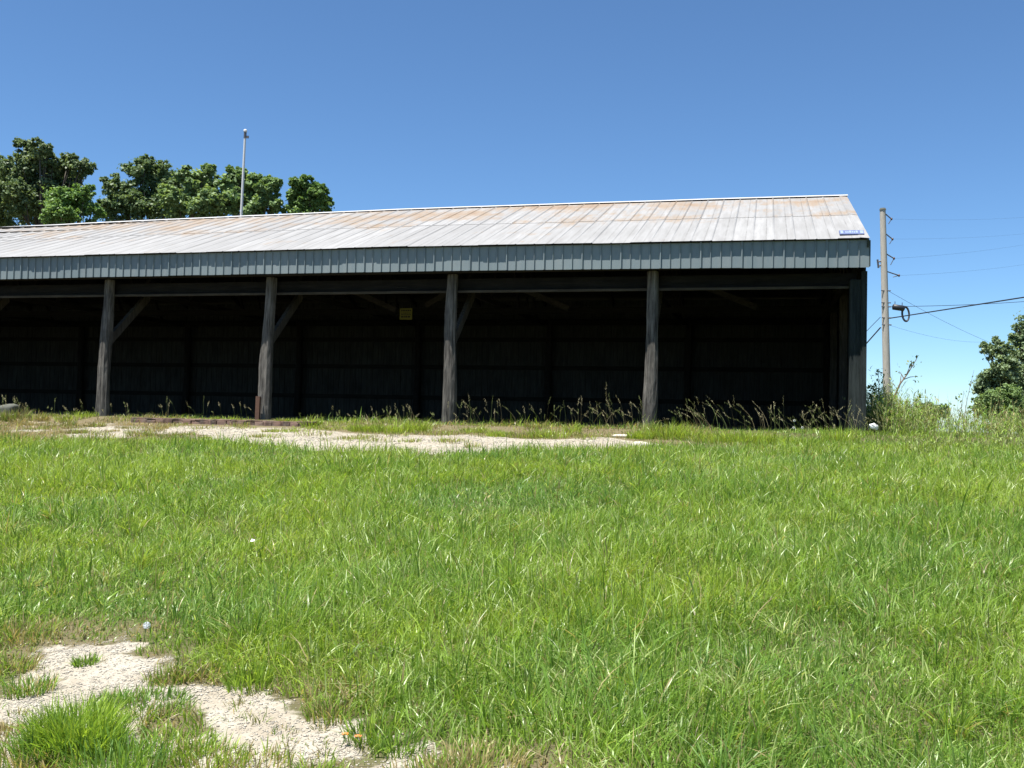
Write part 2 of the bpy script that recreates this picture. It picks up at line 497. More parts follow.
def roof_sheet(y0, y1, back=False):
    mb = MB()
    nsheet = int(round((XE - XW) / .4))
    prof = [(0.0, 0.0), (.36, 0.0), (.385, .024), (.41, 0.0)]      # one flat pan and its crimp
    xs = []
    for k in range(nsheet):
        for dx, dz in prof[:3]: xs.append((XW + k * .4 + dx * .4 / .41, dz, k // 2))
    xs = [q for q in xs if q[0] < XE - .02] + [(XE, 0.0, 999)]
    rg = random.Random(5)
    rag = {}
    rows = [0.0, .49, .49, .75, 1.0]
    lift = [0.0, 0.0, .006, .006, .006]
    o = len(mb.v)
    for ri, t in enumerate(rows):
        for x, dz, sh in xs:
            if sh not in rag: rag[sh] = (rg.uniform(-.005, .005), rg.uniform(-.006, .006), rg.uniform(-.05, .05))
            e0 = bow(x, 'eave'); e1 = bow(x, 'ridge')
            tt = t
            if ri in (1, 2): tt = t + rag[sh][2] * .12 - (.006 if ri == 2 else 0)
            yy = y0 + (y1 - y0) * tt
            if ri == 0: yy += rag[sh][0] * (1 if y1 > y0 else -1)
            zz = e0 + (e1 - e0) * tt + dz * (.35 if ri == 0 else 1) + lift[ri] + (rag[sh][1] if ri == 0 else 0)
            mb.v.append((x, yy, zz))
    n = len(xs)
    for r_ in range(len(rows) - 1):
        for k in range(n - 1):
            a = o + r_ * n + k
            q = (a, a + 1, a + 1 + n, a + n)
            mb.f.append(q if y1 > y0 else q[::-1])
    return mb
rs = roof_sheet(YE, YR).build('roof', MAT['roof'], shed, False, 0, .006)
rs2 = roof_sheet(YB, YR).build('roof', MAT['roof'], shed, False, 0, .006)
rs2['label'] = 'rear roof slope of weathered metal sheet'
cap = MB()
nn = 40
for k in range(nn + 1):
    x = XW + (XE - XW + .02) * k / nn; z = bow(x, 'ridge')
    jz = random.uniform(-.005, .012)
    for dy, dz in ((-.15, -.022), (-.02, .030), (.02, .030), (.15, -.022)): cap.v.append((x, YR + dy, z + .004 + dz * 1.0 + jz * .5))
for k in range(nn):
    for j in range(3):
        a = k * 4 + j; cap.f.append((a, a + 4, a + 5, a + 1)[::-1])
cap.build('ridge_cap', plain('bright_ridge_metal', (.42, .42, .415), .5, 0, .08), shed, False, 0, .005)

# fascia: ribbed sheets hung below the eave
fa = MB()
YF = -.515
ribs = int((XE - .0 - XW) / .2)
rg = random.Random(8)
x = XE
xs = []
k = 0
while x > XW + .2:
    big = (k % 4 == 3)
    wd = .022 if big else .012; hh = .036 if big else .027
    xs += [(x, 0, k // 4), (x - .2 + wd * 2, 0, k // 4), (x - .2 + wd * 1.4, hh, k // 4), (x - .2 + wd * .6, hh, k // 4), (x - .2, 0, k // 4)]
    x -= .2; k += 1
off = {i: (rg.uniform(-.004, .004), rg.uniform(-.005, .005)) for i in range(200)}
for x, h, sh in xs:
    fa.v.append((x, YF - h + off[sh][1], bow(x, 'low') + off[sh][0]))
    fa.v.append((x, YF - h + off[sh][1], bow(x, 'eave') - .012))
for i in range(len(xs) - 1):
    a = i * 2
    fa.f.append((a, a + 1, a + 3, a + 2))
fa.build('fascia', MAT['fascia'], shed, False, 0, .004)
# rake trim at the right end and soffit edge
tr = MB()
tr.bar((XE + .012, YF + .03, bow(0, 'low') + .02), (XE + .012, YF + .03, bow(0, 'eave') - .03), .02, .07)
tr.build('corner_trim', MAT['darkgreen'], shed)
for sgn, y0 in ((1, YE + .03), (-1, YB - .03)):
    b = MB()
    b.bar((XE - .03, y0, bow(0, 'eave') - .10), (XE - .03, YR - sgn * .02, bow(0, 'ridge') - .10), .035, .16)
    b.build('rake_board', MAT['darkgreen'], shed)

# posts: old hewn poles, each with its own taper, lean and checks
def post(x, y, r0, r1, top, lean, mat, name='post', square=.55, seed=0):
    mb = MB(); rg = random.Random(seed)
    N, H = 12, 16
    ph = [rg.uniform(0, 6.28) for _ in range(4)]
    for i in range(H + 1):
        t = i / H
        r = r0 + (r1 - r0) * t
        for k in range(N):
            a = 2 * math.pi * k / N
            sq = 1 / max(abs(math.cos(a)), abs(math.sin(a)))
            rr = r * (1 - square + square * min(sq, 1.28)) * (1 + .07 * math.sin(3 * a + 5 * t + ph[0]) + .05 * math.sin(9 * t + 2 * a + ph[1]) + rg.uniform(-.045, .045))
            mb.v.append((x + lean * t + rr * math.cos(a) + .012 * math.sin(6 * t + ph[2]), y + rr * math.sin(a), -.12 + (top + .12) * t))
    for i in range(H):
        for k in range(N):
            k2 = (k + 1) % N
            mb.f.append((i * N + k, i * N + k2, (i + 1) * N + k2, (i + 1) * N + k))
    mb.f.append(tuple(H * N + k for k in range(N)))
    return mb.build(name, mat, shed)
for i, x in enumerate(POSTS):
    if i == 0:
        b = MB(); b.box((-.03, 0.05, 1.44), (.26, .24, 3.12), 0, 0, .006)
        pb = b.build('post', MAT['cornerpost'], shed, False, .02); pb['label'] = 'square corner post with worn dark paint'
        continue
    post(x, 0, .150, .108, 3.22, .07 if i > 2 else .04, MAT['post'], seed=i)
    b = MB()
    b.bar((x + .04, .10, 1.78), (x + .02, 1.62, 3.02), .09, .20)
    b.build('knee_brace', MAT['brace'], shed)
for i, x in enumerate(POSTS):
    y = DEPTH - .22
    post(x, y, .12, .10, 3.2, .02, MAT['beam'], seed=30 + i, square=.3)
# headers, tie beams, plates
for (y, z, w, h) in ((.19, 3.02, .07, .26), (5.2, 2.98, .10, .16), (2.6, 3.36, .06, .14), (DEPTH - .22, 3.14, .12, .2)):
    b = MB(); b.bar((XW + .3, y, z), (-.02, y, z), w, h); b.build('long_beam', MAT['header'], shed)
b = MB(); b.bar((XW + .3, .10, 2.86), (-.17, .10, 2.86), .045, .05)
lb = b.build('edge_batten', wood('pale_batten', (.03, .026, .02), (.08, .07, .055), 'x'), shed); 
b = MB(); b.bar((XW + .2, -.36, 3.235), (.1, -.36, 3.235), .26, .04); b.build('soffit_board', MAT['beam'], shed)
# trusses, one at each post line and one between
tx = []
for i in range(len(POSTS) - 1):
    tx += [POSTS[i], (POSTS[i] + POSTS[i + 1]) / 2]
for k, x in enumerate(tx):
    x -= .17
    b = MB()
    zt = lambda y: (3.56 + (5.62 - 3.56) * (y + .4) / 5.6) if y <= 5.2 else (3.56 + (5.62 - 3.56) * (10.9 - y) / 5.6)
    b.bar((x, -.4, zt(-.4)), (x, 5.18, zt(5.2) - .02), .05, .15)
    b.bar((x, 10.7, zt(10.7)), (x, 5.22, zt(5.2) - .02), .05, .15)
    if k % 2 == 0:
        b.bar((x, .25, 3.10), (x, DEPTH - .3, 3.10), .05, .15)
        for (ya, yb) in ((1.6, 2.6), (2.6, 3.7), (3.7, 5.2), (5.2, 6.7), (6.7, 7.8), (7.8, 8.8)):
            up = ya < 5.2
            pa = (x + .055, ya, 3.14 if up else zt(ya) - .10); pb_ = (x + .055, yb, zt(yb) - .10 if up else 3.14)
            b.bar(pa, pb_, .04, .11)
    b.build('truss', MAT['rafter'], shed)
for ya, yb in ((YE + .06, YR - .02), (YB - .06, YR + .02)):
    b = MB(); za = bow(-10, 'eave') - .05; n_ = 24
    for k in range(n_ + 1):
        x = XW + .06 + (XE - XW - .12) * k / n_
        b.v += [(x, ya, bow(x, 'eave') - .022), (x, yb, bow(x, 'ridge') - .030)]
    for k in range(n_): b.f.append((2 * k, 2 * k + 1, 2 * k + 3, 2 * k + 2))
    b.build('underroof_dark_sheet', MAT['deck'], shed, False, 0, .012)  # dark sheet added below the metal to make the roof underside dark
# purlins under the sheets
for j in range(6):
    for sgn in (1, -1):
        y = -.2 + j * 1.02 if sgn == 1 else 10.6 - j * 1.02
        z = (3.71 + (5.78 - 3.71) * ((y - YE) / (YR - YE) if sgn == 1 else (YB - y) / (YB - YR))) - .075
        b = MB(); b.bar((XW + .1, y, z), (XE - .06, y, z), .09, .045); b.build('purlin', MAT['beam'], shed)
# sway braces between front posts and roof, seen faintly in the dark
for x, s_ in ((POSTS[2], -1), (POSTS[2], 1), (POSTS[1], 1), (POSTS[3], 1)):
    b = MB(); b.bar((x + s_ * .5, 2.65, 3.42), (x + s_ * 2.1, 2.65, 2.75) if s_ > 0 else (x - 1.5, 2.65, 2.85), .045, .13)
    b.build('sway_brace', MAT['rafter'], shed)

def boarded(axis, a0, a1, c, z0, z1, name, mat, bw=.20, thick=.022, top=None):
    mb = MB(); q = a0; rg = random.Random(int(c * 10) + 77)
    while q < a1 - .02:
        w = min(bw, a1 - q)
        j = rg.uniform(-.006, .006); zz = z1 if top is None else top(q + w / 2)
        zb = z0 + rg.uniform(0, .05)
        ctr = (q + w / 2, c + j, (zb + zz) / 2) if axis == 'x' else (c + j, q + w / 2, (zb + zz) / 2)
        d = (w - .012, thick, zz - zb) if axis == 'x' else (thick, w - .012, zz - zb)
        mb.box(ctr, d)
        q += bw
    return mb.build(name, mat, shed)
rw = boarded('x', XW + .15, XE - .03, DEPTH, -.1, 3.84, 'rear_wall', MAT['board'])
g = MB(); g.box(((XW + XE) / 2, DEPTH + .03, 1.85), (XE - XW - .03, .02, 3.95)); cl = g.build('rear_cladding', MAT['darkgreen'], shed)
for z in (.7, 1.7, 2.6):
    g = MB(); g.bar((XW + .2, DEPTH - .06, z), (-.1, DEPTH - .06, z), .045, .14); g.build('wall_girt', MAT['beam'], shed)
zt2 = lambda y: 3.60 + 2.0 * ((y + .57) / 5.77 if y < 5.2 else (11.0 - y) / 5.8) - .06
def endwall(x, name):
    return boarded('y', .0, DEPTH - .02, x, -.1, 3, name, MAT['board'], .2, .022, zt2)
endwall(.115, 'end_wall'); endwall(XW + .18, 'end_wall')
for z in (.7, 1.7, 2.6):
    g = MB(); g.bar((.075, .2, z), (.075, DEPTH - .1, z), .05, .14); g.build('wall_girt', MAT['beam'], shed)
for y in (3.4, 6.8):
    b = MB(); b.box((-.03, y, 2.0), (.17, .19, 4.2), 0, 0, .004); b.build('post', MAT['brace'], shed, False, .01)
# outside cladding of the right end, dark green metal
mb = MB()
ys = np.arange(-.02, DEPTH, .2)
for y in ys:
    for dy, dx in ((0, 0), (.16, 0), (.17, .018), (.19, .018)):
        mb.v += [(.136 + dx, y + dy, -.05), (.136 + dx, y + dy, zt2(y + dy) + .0)]
for i in range(len(mb.v) // 2 - 1):
    a = i * 2; mb.f.append((a, a + 2, a + 3, a + 1))
mb.build('end_cladding', MAT['darkgreen'], shed, False, 0, .003)
b = MB(); b.box((XW + .155, DEPTH / 2, 1.5), (.012, DEPTH, 3.1)); b.build('end_cladding', MAT['darkgreen'], shed)
b = MB(); b.bar((.10, -.09, -.05), (.10, -.09, 3.15), .11, .05); b.build('corner_board', MAT['cornerpost'], shed)
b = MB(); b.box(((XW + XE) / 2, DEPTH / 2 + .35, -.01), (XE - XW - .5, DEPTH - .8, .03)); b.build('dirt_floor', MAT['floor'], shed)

# yellow notice on the middle tie beam
sx = hit(406, 314, YL, 5.1)
sgn = empty('warning_sign', loc(sx[0], 5.1, sx[2] - .16), SHED_ROT)
tag(sgn, 'small yellow notice with dark lines of print hung in the dark shed', 'sign')
b = MB(); b.box((0, 0, .16), (.36, .012, .31)); b.build('sign_plate', MAT['yellow'], sgn)
b = MB()
rg = random.Random(3)
for z, h in ((.255, .045), (.185, .022), (.145, .022), (.085, .05)):
    x = -.14
    while x < .13:
        w = rg.uniform(.03, .075); w = min(w, .145 - x)
        b.box((x + w / 2, -.0085, z), (w, .004, h)); x += w + .014
b.build('lettering', MAT['ink'], sgn)
for x in (-.12, .12):
    b = MB(); b.tube([(x, .0, .31), (x, .0, .45)], .004, 5); b.build('hanger_wire', MAT['steel'], sgn)

# blue plate lying on the roof near the right end
sl_ = math.atan2(2.06, 5.775)
nrm = np.array([0, -math.sin(sl_), math.cos(sl_)])
def roof_hit(px, py):
    D = ray(px, py); nw = XL * nrm[0] + YL * nrm[1] + np.array([0, 0, 1]) * nrm[2]
    p0 = loc(0, YE, 3.735)
    t = ((p0 - EYE) @ nw) / (D @ nw)
    q = EYE + D * t - ORG
    return q @ XL, q @ YL, q[2]
h0 = roof_hit(852, 235)
bp = empty('roof_plate', loc(*h0), SHED_ROT)
tag(bp, 'small blue printed metal plate lying on the roof near its right end', 'plate')
b = MB(); b.box((0, .10, .062), (.46, .035, .15), math.radians(5), math.radians(-50)); b.build('plate', MAT['blue'], bp, False, .006)
b = MB()
rg = random.Random(4)
m_ = Matrix.Rotation(math.radians(5), 3, 'Z') @ Matrix.Rotation(math.radians(-50), 3, 'X')
def onplate(u, v, w, h):
    q = m_ @ Vector((u, -.019, v))
    b.box((q.x, .10 + q.y, .062 + q.z), (w, .003, h), math.radians(5), math.radians(-50))
onplate(-.185, 0, .05, .11)
onplate(.185, 0, .06, .11)
u = -.12
while u < .12:
    w = rg.uniform(.02, .04); onplate(u + w / 2, rg.uniform(-.008, .008), w, rg.uniform(.05, .09)); u += w + .012
b.build('print', MAT['paleblue'], bp)
for x in (-.15, .15):
    b = MB(); b.bar((x, .10, -.01), (x, .10, .05), .02, .02); b.build('bracket', MAT['steel'], bp)

# ------------------------------------------------------------------ poles and wires
def base_under(p, extra=0.0):
    return float(gz(np.array([p[0]]), np.array([p[1]]))[0]) - extra
fp_top = at(245.3, 131, 39); fp_mid = at(241.2, 216, 39)
dv = (fp_mid - fp_top) / abs(fp_mid[2] - fp_top[2])
fz = base_under(fp_mid)
fb = fp_top + dv * (fp_top[2] - fz)
fpo = empty('flagpole', fb)
tag(fpo, 'thin white flagpole with a ball on top rising behind the shed roof', 'flagpole')
top = fp_top - fb
b = MB(); b.tube([(0, 0, -.1), tuple(top * .5), tuple(top * .985)], [.062, .054, .044], 10, False); b.build('shaft', MAT['white_metal'], fpo, True)
b = MB(); b.ball(tuple(top * 1.0), .075, 10, 8); b.build('ball', MAT['white_metal'], fpo, True)
b = MB(); b.box(tuple(top * .982 + np.array([.085, 0, -.03])), (.12, .06, .09)); b.tube([tuple(top * .975), tuple(top * .995)], .055, 8); b.build('pulley', MAT['steel'], fpo)

UD = 38.0
up_top = at(882.7, 210, UD); up_low = at(887.3, 400, UD)
dv = (up_low - up_top) / abs(up_low[2] - up_top[2])
uz = base_under(up_low)
ub = up_top + dv * (up_top[2] - uz)
upo = empty('utility_pole', ub)
tag(upo, 'bleached wooden utility pole carrying wires, right of the shed', 'utility pole')
def pole_at(py):
    t = (py - 210) / 190.0
    return up_top + (up_low - up_top) * t
b = MB(); L = [tuple(np.array(up_top) - ub), tuple(pole_at(300) - ub), tuple(np.array([0, 0, -.2]) + 0 * dv)]
b.tube(L[::-1], [.150, .130, .108], 14, False); b.build('shaft', MAT['pole'], upo, True)
b = MB(); b.tube([tuple(np.array(up_top) - ub), tuple(np.array(up_top) - ub + np.array([0, 0, .07]))], [.13, .10], 12); b.build('pole_cap', MAT['greystone'], upo)
def pv(px, py, d=UD): return at(px, py, d)
for (ax, ay, bx, by, cx_, cy_) in ((885.5, 214, 891.5, 219, 888.5, 224), (886, 234, 892.5, 239.2, 889.5, 244), (886.5, 254, 894, 258.5, 890.5, 265), (887, 271.5, 899, 275.5, 893, 277)):
    b = MB(); A = pv(ax, ay) - ub; B = pv(bx, by) - ub; C_ = pv(cx_, cy_) - ub
    b.tube([A, B], .022, 6); b.tube([B, (B + C_) / 2, C_], .014, 6)
    br = b.build('bracket', MAT['steel'], upo)
    i_ = MB(); i_.ball(B, .042, 8, 6, 1.3); i_.build('insulator', MAT['insul'], br, True)
b = MB()
for (ax, ay) in ((877.5, 262), (878, 266)): b.tube([pv(ax, ay) - ub, pv(ax + 4.5, ay - 1) - ub], .03, 6)
b.tube([pv(877.5, 259.5) - ub, pv(878.5, 268) - ub], .035, 6)
b.build('step_bracket', MAT['steel'], upo)
for py in (303, 307, 318, 325, 291):
    q = pole_at(py) - ub; b = MB(); b.tube([q + np.array([-.17, -.1, 0]), q + np.array([.19, -.1, 0])], .022, 6); b.build('wire_clamp', MAT['steel'], upo)

def wire(name, label, a, bnd, r, sag=.3, n=14, grp=None):
    A = np.array(a); B = np.array(bnd); pts = []
    for i in range(n + 1):
        t = i / n; q = A + (B - A) * t; q = q + np.array([0, 0, -sag * 4 * t * (1 - t)]); pts.append(q - A)
    mb = MB(); mb.tube(pts, r, 5)
    o = mb.build(name, MAT['black'], None, True); o.location = tuple(A)
    tag(o, label, 'wire', grp); return o
def ext(px0, py0, px1, py1, d1):           # far end: carry the line through (px1, py1) on to its next support
    return pv(px0, py0), at(px1, py1, d1)
G = 'wires on the utility pole'
wire('overhead_cable', 'thick black cable rising from the pole to the right edge', *ext(889.5, 318.3, 1032, 296, 30), .022, .0, grp=G)
wire('overhead_wire', 'level wire leaving the pole at the dark cable splice', *ext(889, 306.5, 1032, 301, 40), .010, .05, grp=G)
wire('overhead_wire', 'wire slanting down to the right from above the splice to the tree', *ext(888.5, 291, 990, 342.5, 55), .0065, .1, grp=G)
wire('overhead_wire', 'faint lowest wire sloping right from the pole below the thick cable', *ext(889, 325, 985, 342, 58), .0042, .2, grp=G)
wire('overhead_wire', 'faint wire from the topmost bracket of the pole', *ext(891.5, 219, 1040, 216, 52), .0022, .1, grp=G)
wire('overhead_wire', 'faint wire from the second bracket of the pole', *ext(892.5, 239, 1040, 232, 52), .0022, .1, grp=G)
wire('overhead_wire', 'faint wire from the third bracket of the pole', *ext(894, 258.5, 1040, 242, 52), .0028, .1, grp=G)
wire('overhead_wire', 'faint wire from the lowest bracket of the pole', *ext(899, 275.5, 1040, 262, 52), .0028, .1, grp=G)
wire('guy_wire', 'dark thick wire running down left from the pole behind the shed', *ext(880.5, 327.5, 850, 362, 44), .026, .0, grp=G)
wire('guy_wire', 'thin upper wire running down left from the pole behind the shed', *ext(880.5, 317, 850, 348, 44), .012, .0, grp=G)
# splice box and the spare cable loop
A = pv(892.5, 306.8) ; B = pv(904.5, 308.6)
spl = empty('cable_splice', (A + B) / 2)
tag(spl, 'dark splice case hanging on a wire beside the utility pole', 'splice case')
b = MB(); c0 = (A + B) / 2
b.tube([A - c0, A * .93 + B * .07 - c0, A * .07 + B * .93 - c0, B - c0], [.06, .115, .115, .06], 10); b.build('case', MAT['black'], spl, True)
for t in (.2, .8):
    q = A + (B - A) * t - c0; b = MB(); b.tube([q + np.array([0, 0, .09]), q + np.array([0, 0, .22])], .015, 5); b.build('hanger', MAT['steel'], spl)
c1 = pv(905.6, 314)
lp = MB()
pts = [(math.cos(a) * .14, math.sin(a) * .05, math.sin(a) * .29) for a in np.linspace(0, 2 * math.pi, 25)]
lp.tube(pts, .03, 6, False)
pts = [(math.cos(a) * .115 + .02, .04 + math.sin(a) * .05, math.sin(a) * .26) for a in np.linspace(0, 2 * math.pi, 25)]
lp.tube(pts, .022, 6, False)
o = lp.build('cable_loop', MAT['black'], None, True); o.location = tuple(c1)
tag(o, 'coiled oval loop of black cable hanging at the end of the splice case', 'cable')

# ------------------------------------------------------------------ foliage
def leaf_cards(C, Nn, size, tint, aspect=.62):
    """C (N,3) centres, Nn (N,3) normals -> folded 4-corner leaves"""
    n = len(C)
    Nn = Nn / (np.linalg.norm(Nn, axis=1, keepdims=True) + 1e-9)
    t = rng.normal(size=(n, 3)); t -= Nn * np.sum(t * Nn, 1, keepdims=True); t /= np.linalg.norm(t, axis=1, keepdims=True) + 1e-9
    b = np.cross(Nn, t)
    s = size * rng.uniform(.6, 1.3, (n, 1))
    v = np.stack([C - t * s * .5, C + b * s * aspect * .5 - Nn * s * .08 - t * s * .05, C + t * s * .5 - Nn * s * .1, C - b * s * aspect * .5 - Nn * s * .08 - t * s * .05], 1)
    return v.reshape(-1, 3), np.repeat(tint, 4, 0)
def tree(name, label, lobes, depth, base_px, leaf, nleaf, c0, c1, group=None, cat='tree', trunk_r=.28, fill=1.0):
    """lobes: (px, py, rpx, depth offset)"""
    L = [(at(a, b_, depth + dz), 1.02 * r * (depth + dz) / FPX) for a, b_, r, dz in lobes]
    sub = []
    for c, r in L:
        for _ in range(7):
            d_ = rng.normal(size=3); d_ /= np.linalg.norm(d_); d_[2] = abs(d_[2]) * .8 + .1 * d_[2]
            q = rng.uniform(.26, .46)
            sub.append((c + d_ * r * rng.uniform(.80, 1.0), r * q))
    L0_ = L; L = [(c, r * .90) for c, r in L] + sub
    bx = at(base_px, 400, depth); bz = base_under(bx)
    B = np.array([bx[0], bx[1], bz])
    root = empty(name, B)
    tag(root, label, cat, group)
    Cs, Ns, Ts = [], [], []
    tot = sum(r ** 2 for _, r in L)
    for c, r in L:
        nl = int(4.8 * nleaf * r * r / tot)
        k = max(14, int(40 * fill * (r / 1.2) ** 1.2)); k = min(k, 130)
        d = rng.normal(size=(k, 3)); d /= np.linalg.norm(d, axis=1, keepdims=True)
        cc = c + d * r * rng.uniform(.3, 1.08, (k, 1)) * np.array([1, 1, .92])
        cr = r * rng.uniform(.15, .42, k)
        idx = rng.integers(0, k, nl)
        off = rng.normal(size=(nl, 3)); off /= np.linalg.norm(off, axis=1, keepdims=True)
        off *= np.minimum(np.abs(rng.normal(0, .62, (nl, 1))), 1.7)
        P = cc[idx] + off * cr[idx][:, None] * np.array([1.1, 1.1, .8])
        N_ = off * .35 + (P - c) / r * .35 + np.array([0, 0, .6]) + rng.normal(size=(nl, 3)) * .6
        ct = rng.random(k)[idx]
        m = np.clip(ct * .55 + rng.random(nl) * .45, 0, 1)[:, None]
        Cs.append(P); Ns.append(N_); Ts.append(np.array([2.35, 2.12, 2.75]) * (np.array(c0) * (1 - m) + np.array(c1) * m))
    C = np.concatenate(Cs); 
    v, tn = leaf_cards(C - B, np.concatenate(Ns), leaf * .54, np.concatenate(Ts))
    n = len(C); f = np.arange(4 * n).reshape(n, 4)
    link_mesh('crown', np_mesh('crown', v, [f], tn), MAT['leaf'], root)
    mb = MB()
    topc = np.mean([c for c, _ in L0_], 0)
    zmin = min(c[2] - r * .4 for c, r in L0_)
    fork = np.array([B[0] * .6 + topc[0] * .4, B[1] * .6 + topc[1] * .4, B[2] + (max(zmin, B[2] + .5) - B[2]) * .75])
    mb.tube([np.array([0, 0, -.2]), (fork - B) * .5 + np.array([.05, 0, 0]), fork - B], [trunk_r * 1.25, trunk_r, trunk_r * .85], 10, True, .06)
    for c, r in L0_:
        e = c + np.array([0, 0, r * .35]); mid = (fork + e) / 2 + np.array([rng.uniform(-.2, .2) * r, rng.uniform(-.2, .2) * r, .12 * r])
        mb.tube([fork - B - np.array([0, 0, .3]), mid - B, e - B], [trunk_r * .5, trunk_r * .28, trunk_r * .06], 6)
        for _ in range(3):
            dd = rng.normal(size=3); dd /= np.linalg.norm(dd)
            mb.tube([mid - B, (mid + c + dd * r * .8) / 2 - B, c + dd * r * .8 - B], [trunk_r * .16, trunk_r * .1, trunk_r * .03], 5)
    mb.build('trunk', MAT['bark'], root, True)
    return root
GT = 'trees behind the shed'
DK0, DK1 = (.022, .048, .016), (.085, .125, .048)
tree('oak_tree', 'tall dark leafy tree at the far left behind the roof', [(-18, 190, 30, 1), (-30, 168, 24, -1), (2, 215, 26, 0), (-5, 168, 16, 1)], 52, -14, .30, 9000, DK0, DK1, GT)
tree('oak_tree', 'tallest tree behind the left of the roof, two pointed tops', [(23, 150, 11, 0), (39, 149, 11, -1), (28, 166, 17, 0), (50, 166, 13, 0), (70, 160, 8, 0), (30, 185, 27, 0), (62, 178, 20, 1), (80, 170, 12, 0), (48, 205, 30, 1), (14, 200, 22, -1), (86, 168, 9, 0)], 50, 40, .29, 17000, DK0, (.095, .135, .052), GT)
tree('maple_tree', 'bright mid-green rounded tree standing low between two darker trees', [(66, 205, 20, 0), (84, 200, 15, 0), (60, 218, 18, -1), (92, 215, 12, 0)], 45, 70, .25, 8500, (.035, .085, .014), (.10, .165, .045), GT)
tree('oak_tree', 'broad dark tree left of the flagpole with a peaked crown', [(118, 190, 16, 0), (140, 175, 17, 0), (160, 182, 20, 1), (122, 212, 20, 0), (150, 208, 24, 0), (110, 210, 12, 0), (180, 190, 15, 0), (144, 163, 7, 0)], 50, 140, .28, 15000, DK0, (.09, .135, .048), GT)
tree('catalpa_tree', 'paler big-leaved tree just left of the flagpole', [(176, 204, 18, 0), (200, 190, 18, 0), (205, 212, 22, 0), (190, 180, 12, 0), (222, 205, 15, 0), (208, 172, 8, 0)], 47, 195, .36, 7800, (.035, .075, .022), (.13, .19, .065), GT)
tree('catalpa_tree', 'paler big-leaved tree directly behind the flagpole', [(240, 183, 13, 0), (258, 192, 17, 0), (250, 208, 20, 0), (272, 185, 10, 0), (272, 205, 12, 0), (230, 195, 13, 0), (236, 175, 9, 0)], 47, 252, .36, 7800, (.03, .07, .02), (.12, .185, .06), GT)
tree('oak_tree', 'small separate round-topped tree right of the flagpole', [(304, 187, 12, 0), (314, 197, 14, 0), (300, 203, 13, 0), (324, 204, 9, 0), (295, 193, 8, 0), (306, 180, 6, 0), (310, 213, 18, 0), (287, 213, 6, 0)], 47, 310, .27, 9500, (.028, .07, .014), (.09, .15, .038), GT)
tree('oak_tree', 'large dark tree cut off by the right edge of the picture', [(1034, 345, 20, 0), (1016, 357, 16, 0), (997, 352, 12, 0), (1030, 385, 32, 0), (1000, 385, 22, 0), (1050, 330, 30, 1), (992, 393, 15, 0), (1003, 368, 13, -1), (985, 348, 7, 0), (1024, 330, 10, 0), (984, 408, 11, 0), (1060, 380, 40, 1), (1000, 410, 26, 0)], 56, 1030, .30, 26000, (.052, .085, .040), (.11, .16, .062), 'trees right of the shed')  # leaf colours paled to stand in for haze over this tree
tree('young_tree', 'bright green bushy sapling in front of the large right-edge tree', [(992, 402, 15, 0), (1008, 398, 14, 0), (978, 408, 9, 0), (1000, 415, 18, 0), (1018, 410, 15, 0)], 46, 1000, .18, 9000, (.05, .095, .026), (.11, .17, .05), 'trees right of the shed', trunk_r=.12)
tree('round_bush', 'small round dark-green bush far off, between the pole and the right-edge tree', [(930, 412, 11, 0), (940, 411, 8, 0), (922, 416, 8, 0), (935, 418, 12, 0)], 52, 932, .16, 5000, (.03, .065, .025), (.075, .125, .05), None, 'bush', .1)

# ------------------------------------------------------------------ grass
def blades(x, y, L, W, lean, ldir, tint, segs=3, z0=None, curl=1.0):
    n = len(x)
    z = gz(x, y) - .01 if z0 is None else z0
    yaw = rng.uniform(0, 2 * math.pi, n)
    wx, wy = np.cos(yaw), np.sin(yaw)
    lx_, ly_ = np.cos(ldir), np.sin(ldir)
    ts = np.linspace(0, 1, segs + 1)
    V = []
    for i, t in enumerate(ts):
        hr = L * lean * t ** (1 + .8 * curl)
        hz = L * (t - .45 * np.clip(lean, 0, 1.3) * t * t * curl)
        cx, cy, cz = x + lx_ * hr, y + ly_ * hr, z + hz
        if i == segs: V.append(np.stack([cx, cy, cz], 1)[:, None])
        else:
            w = W * .5 * (1 - .55 * t ** 2) * (.75 if i == 0 else 1)
            V.append(np.stack([np.stack([cx - wx * w, cy - wy * w, cz], 1), np.stack([cx + wx * w, cy + wy * w, cz], 1)], 1))
    nv = 2 * segs + 1
    V = np.concatenate(V, 1).reshape(-1, 3)
    b = (np.arange(n) * nv)[:, None]
    quads = [b + np.array([[2 * i, 2 * i + 1, 2 * i + 3, 2 * i + 2]]) for i in range(segs - 1)]
    tri = b + np.array([[2 * segs - 2, 2 * segs - 1, 2 * segs]])
    T = np.repeat(tint, nv, 0)
    return V, (np.concatenate(quads) if quads else None), tri, T
class Acc:
    def __init__(s): s.V = []; s.Q = []; s.T3 = []; s.C = []; s.o = 0
    def add(s, r):
        V, Q, T3, C = r
        s.V.append(V); s.C.append(C)
        if Q is not None: s.Q.append(Q + s.o)
        s.T3.append(T3 + s.o); s.o += len(V)
    def build(s, name, mat, label=None):
        fl = ([np.concatenate(s.Q)] if s.Q else []) + [np.concatenate(s.T3)]
        o = link_mesh(name, np_mesh(name, np.concatenate(s.V), fl, np.concatenate(s.C)), mat)
        tag(o, label, 'grass' if label else None, None, 'stuff'); return o

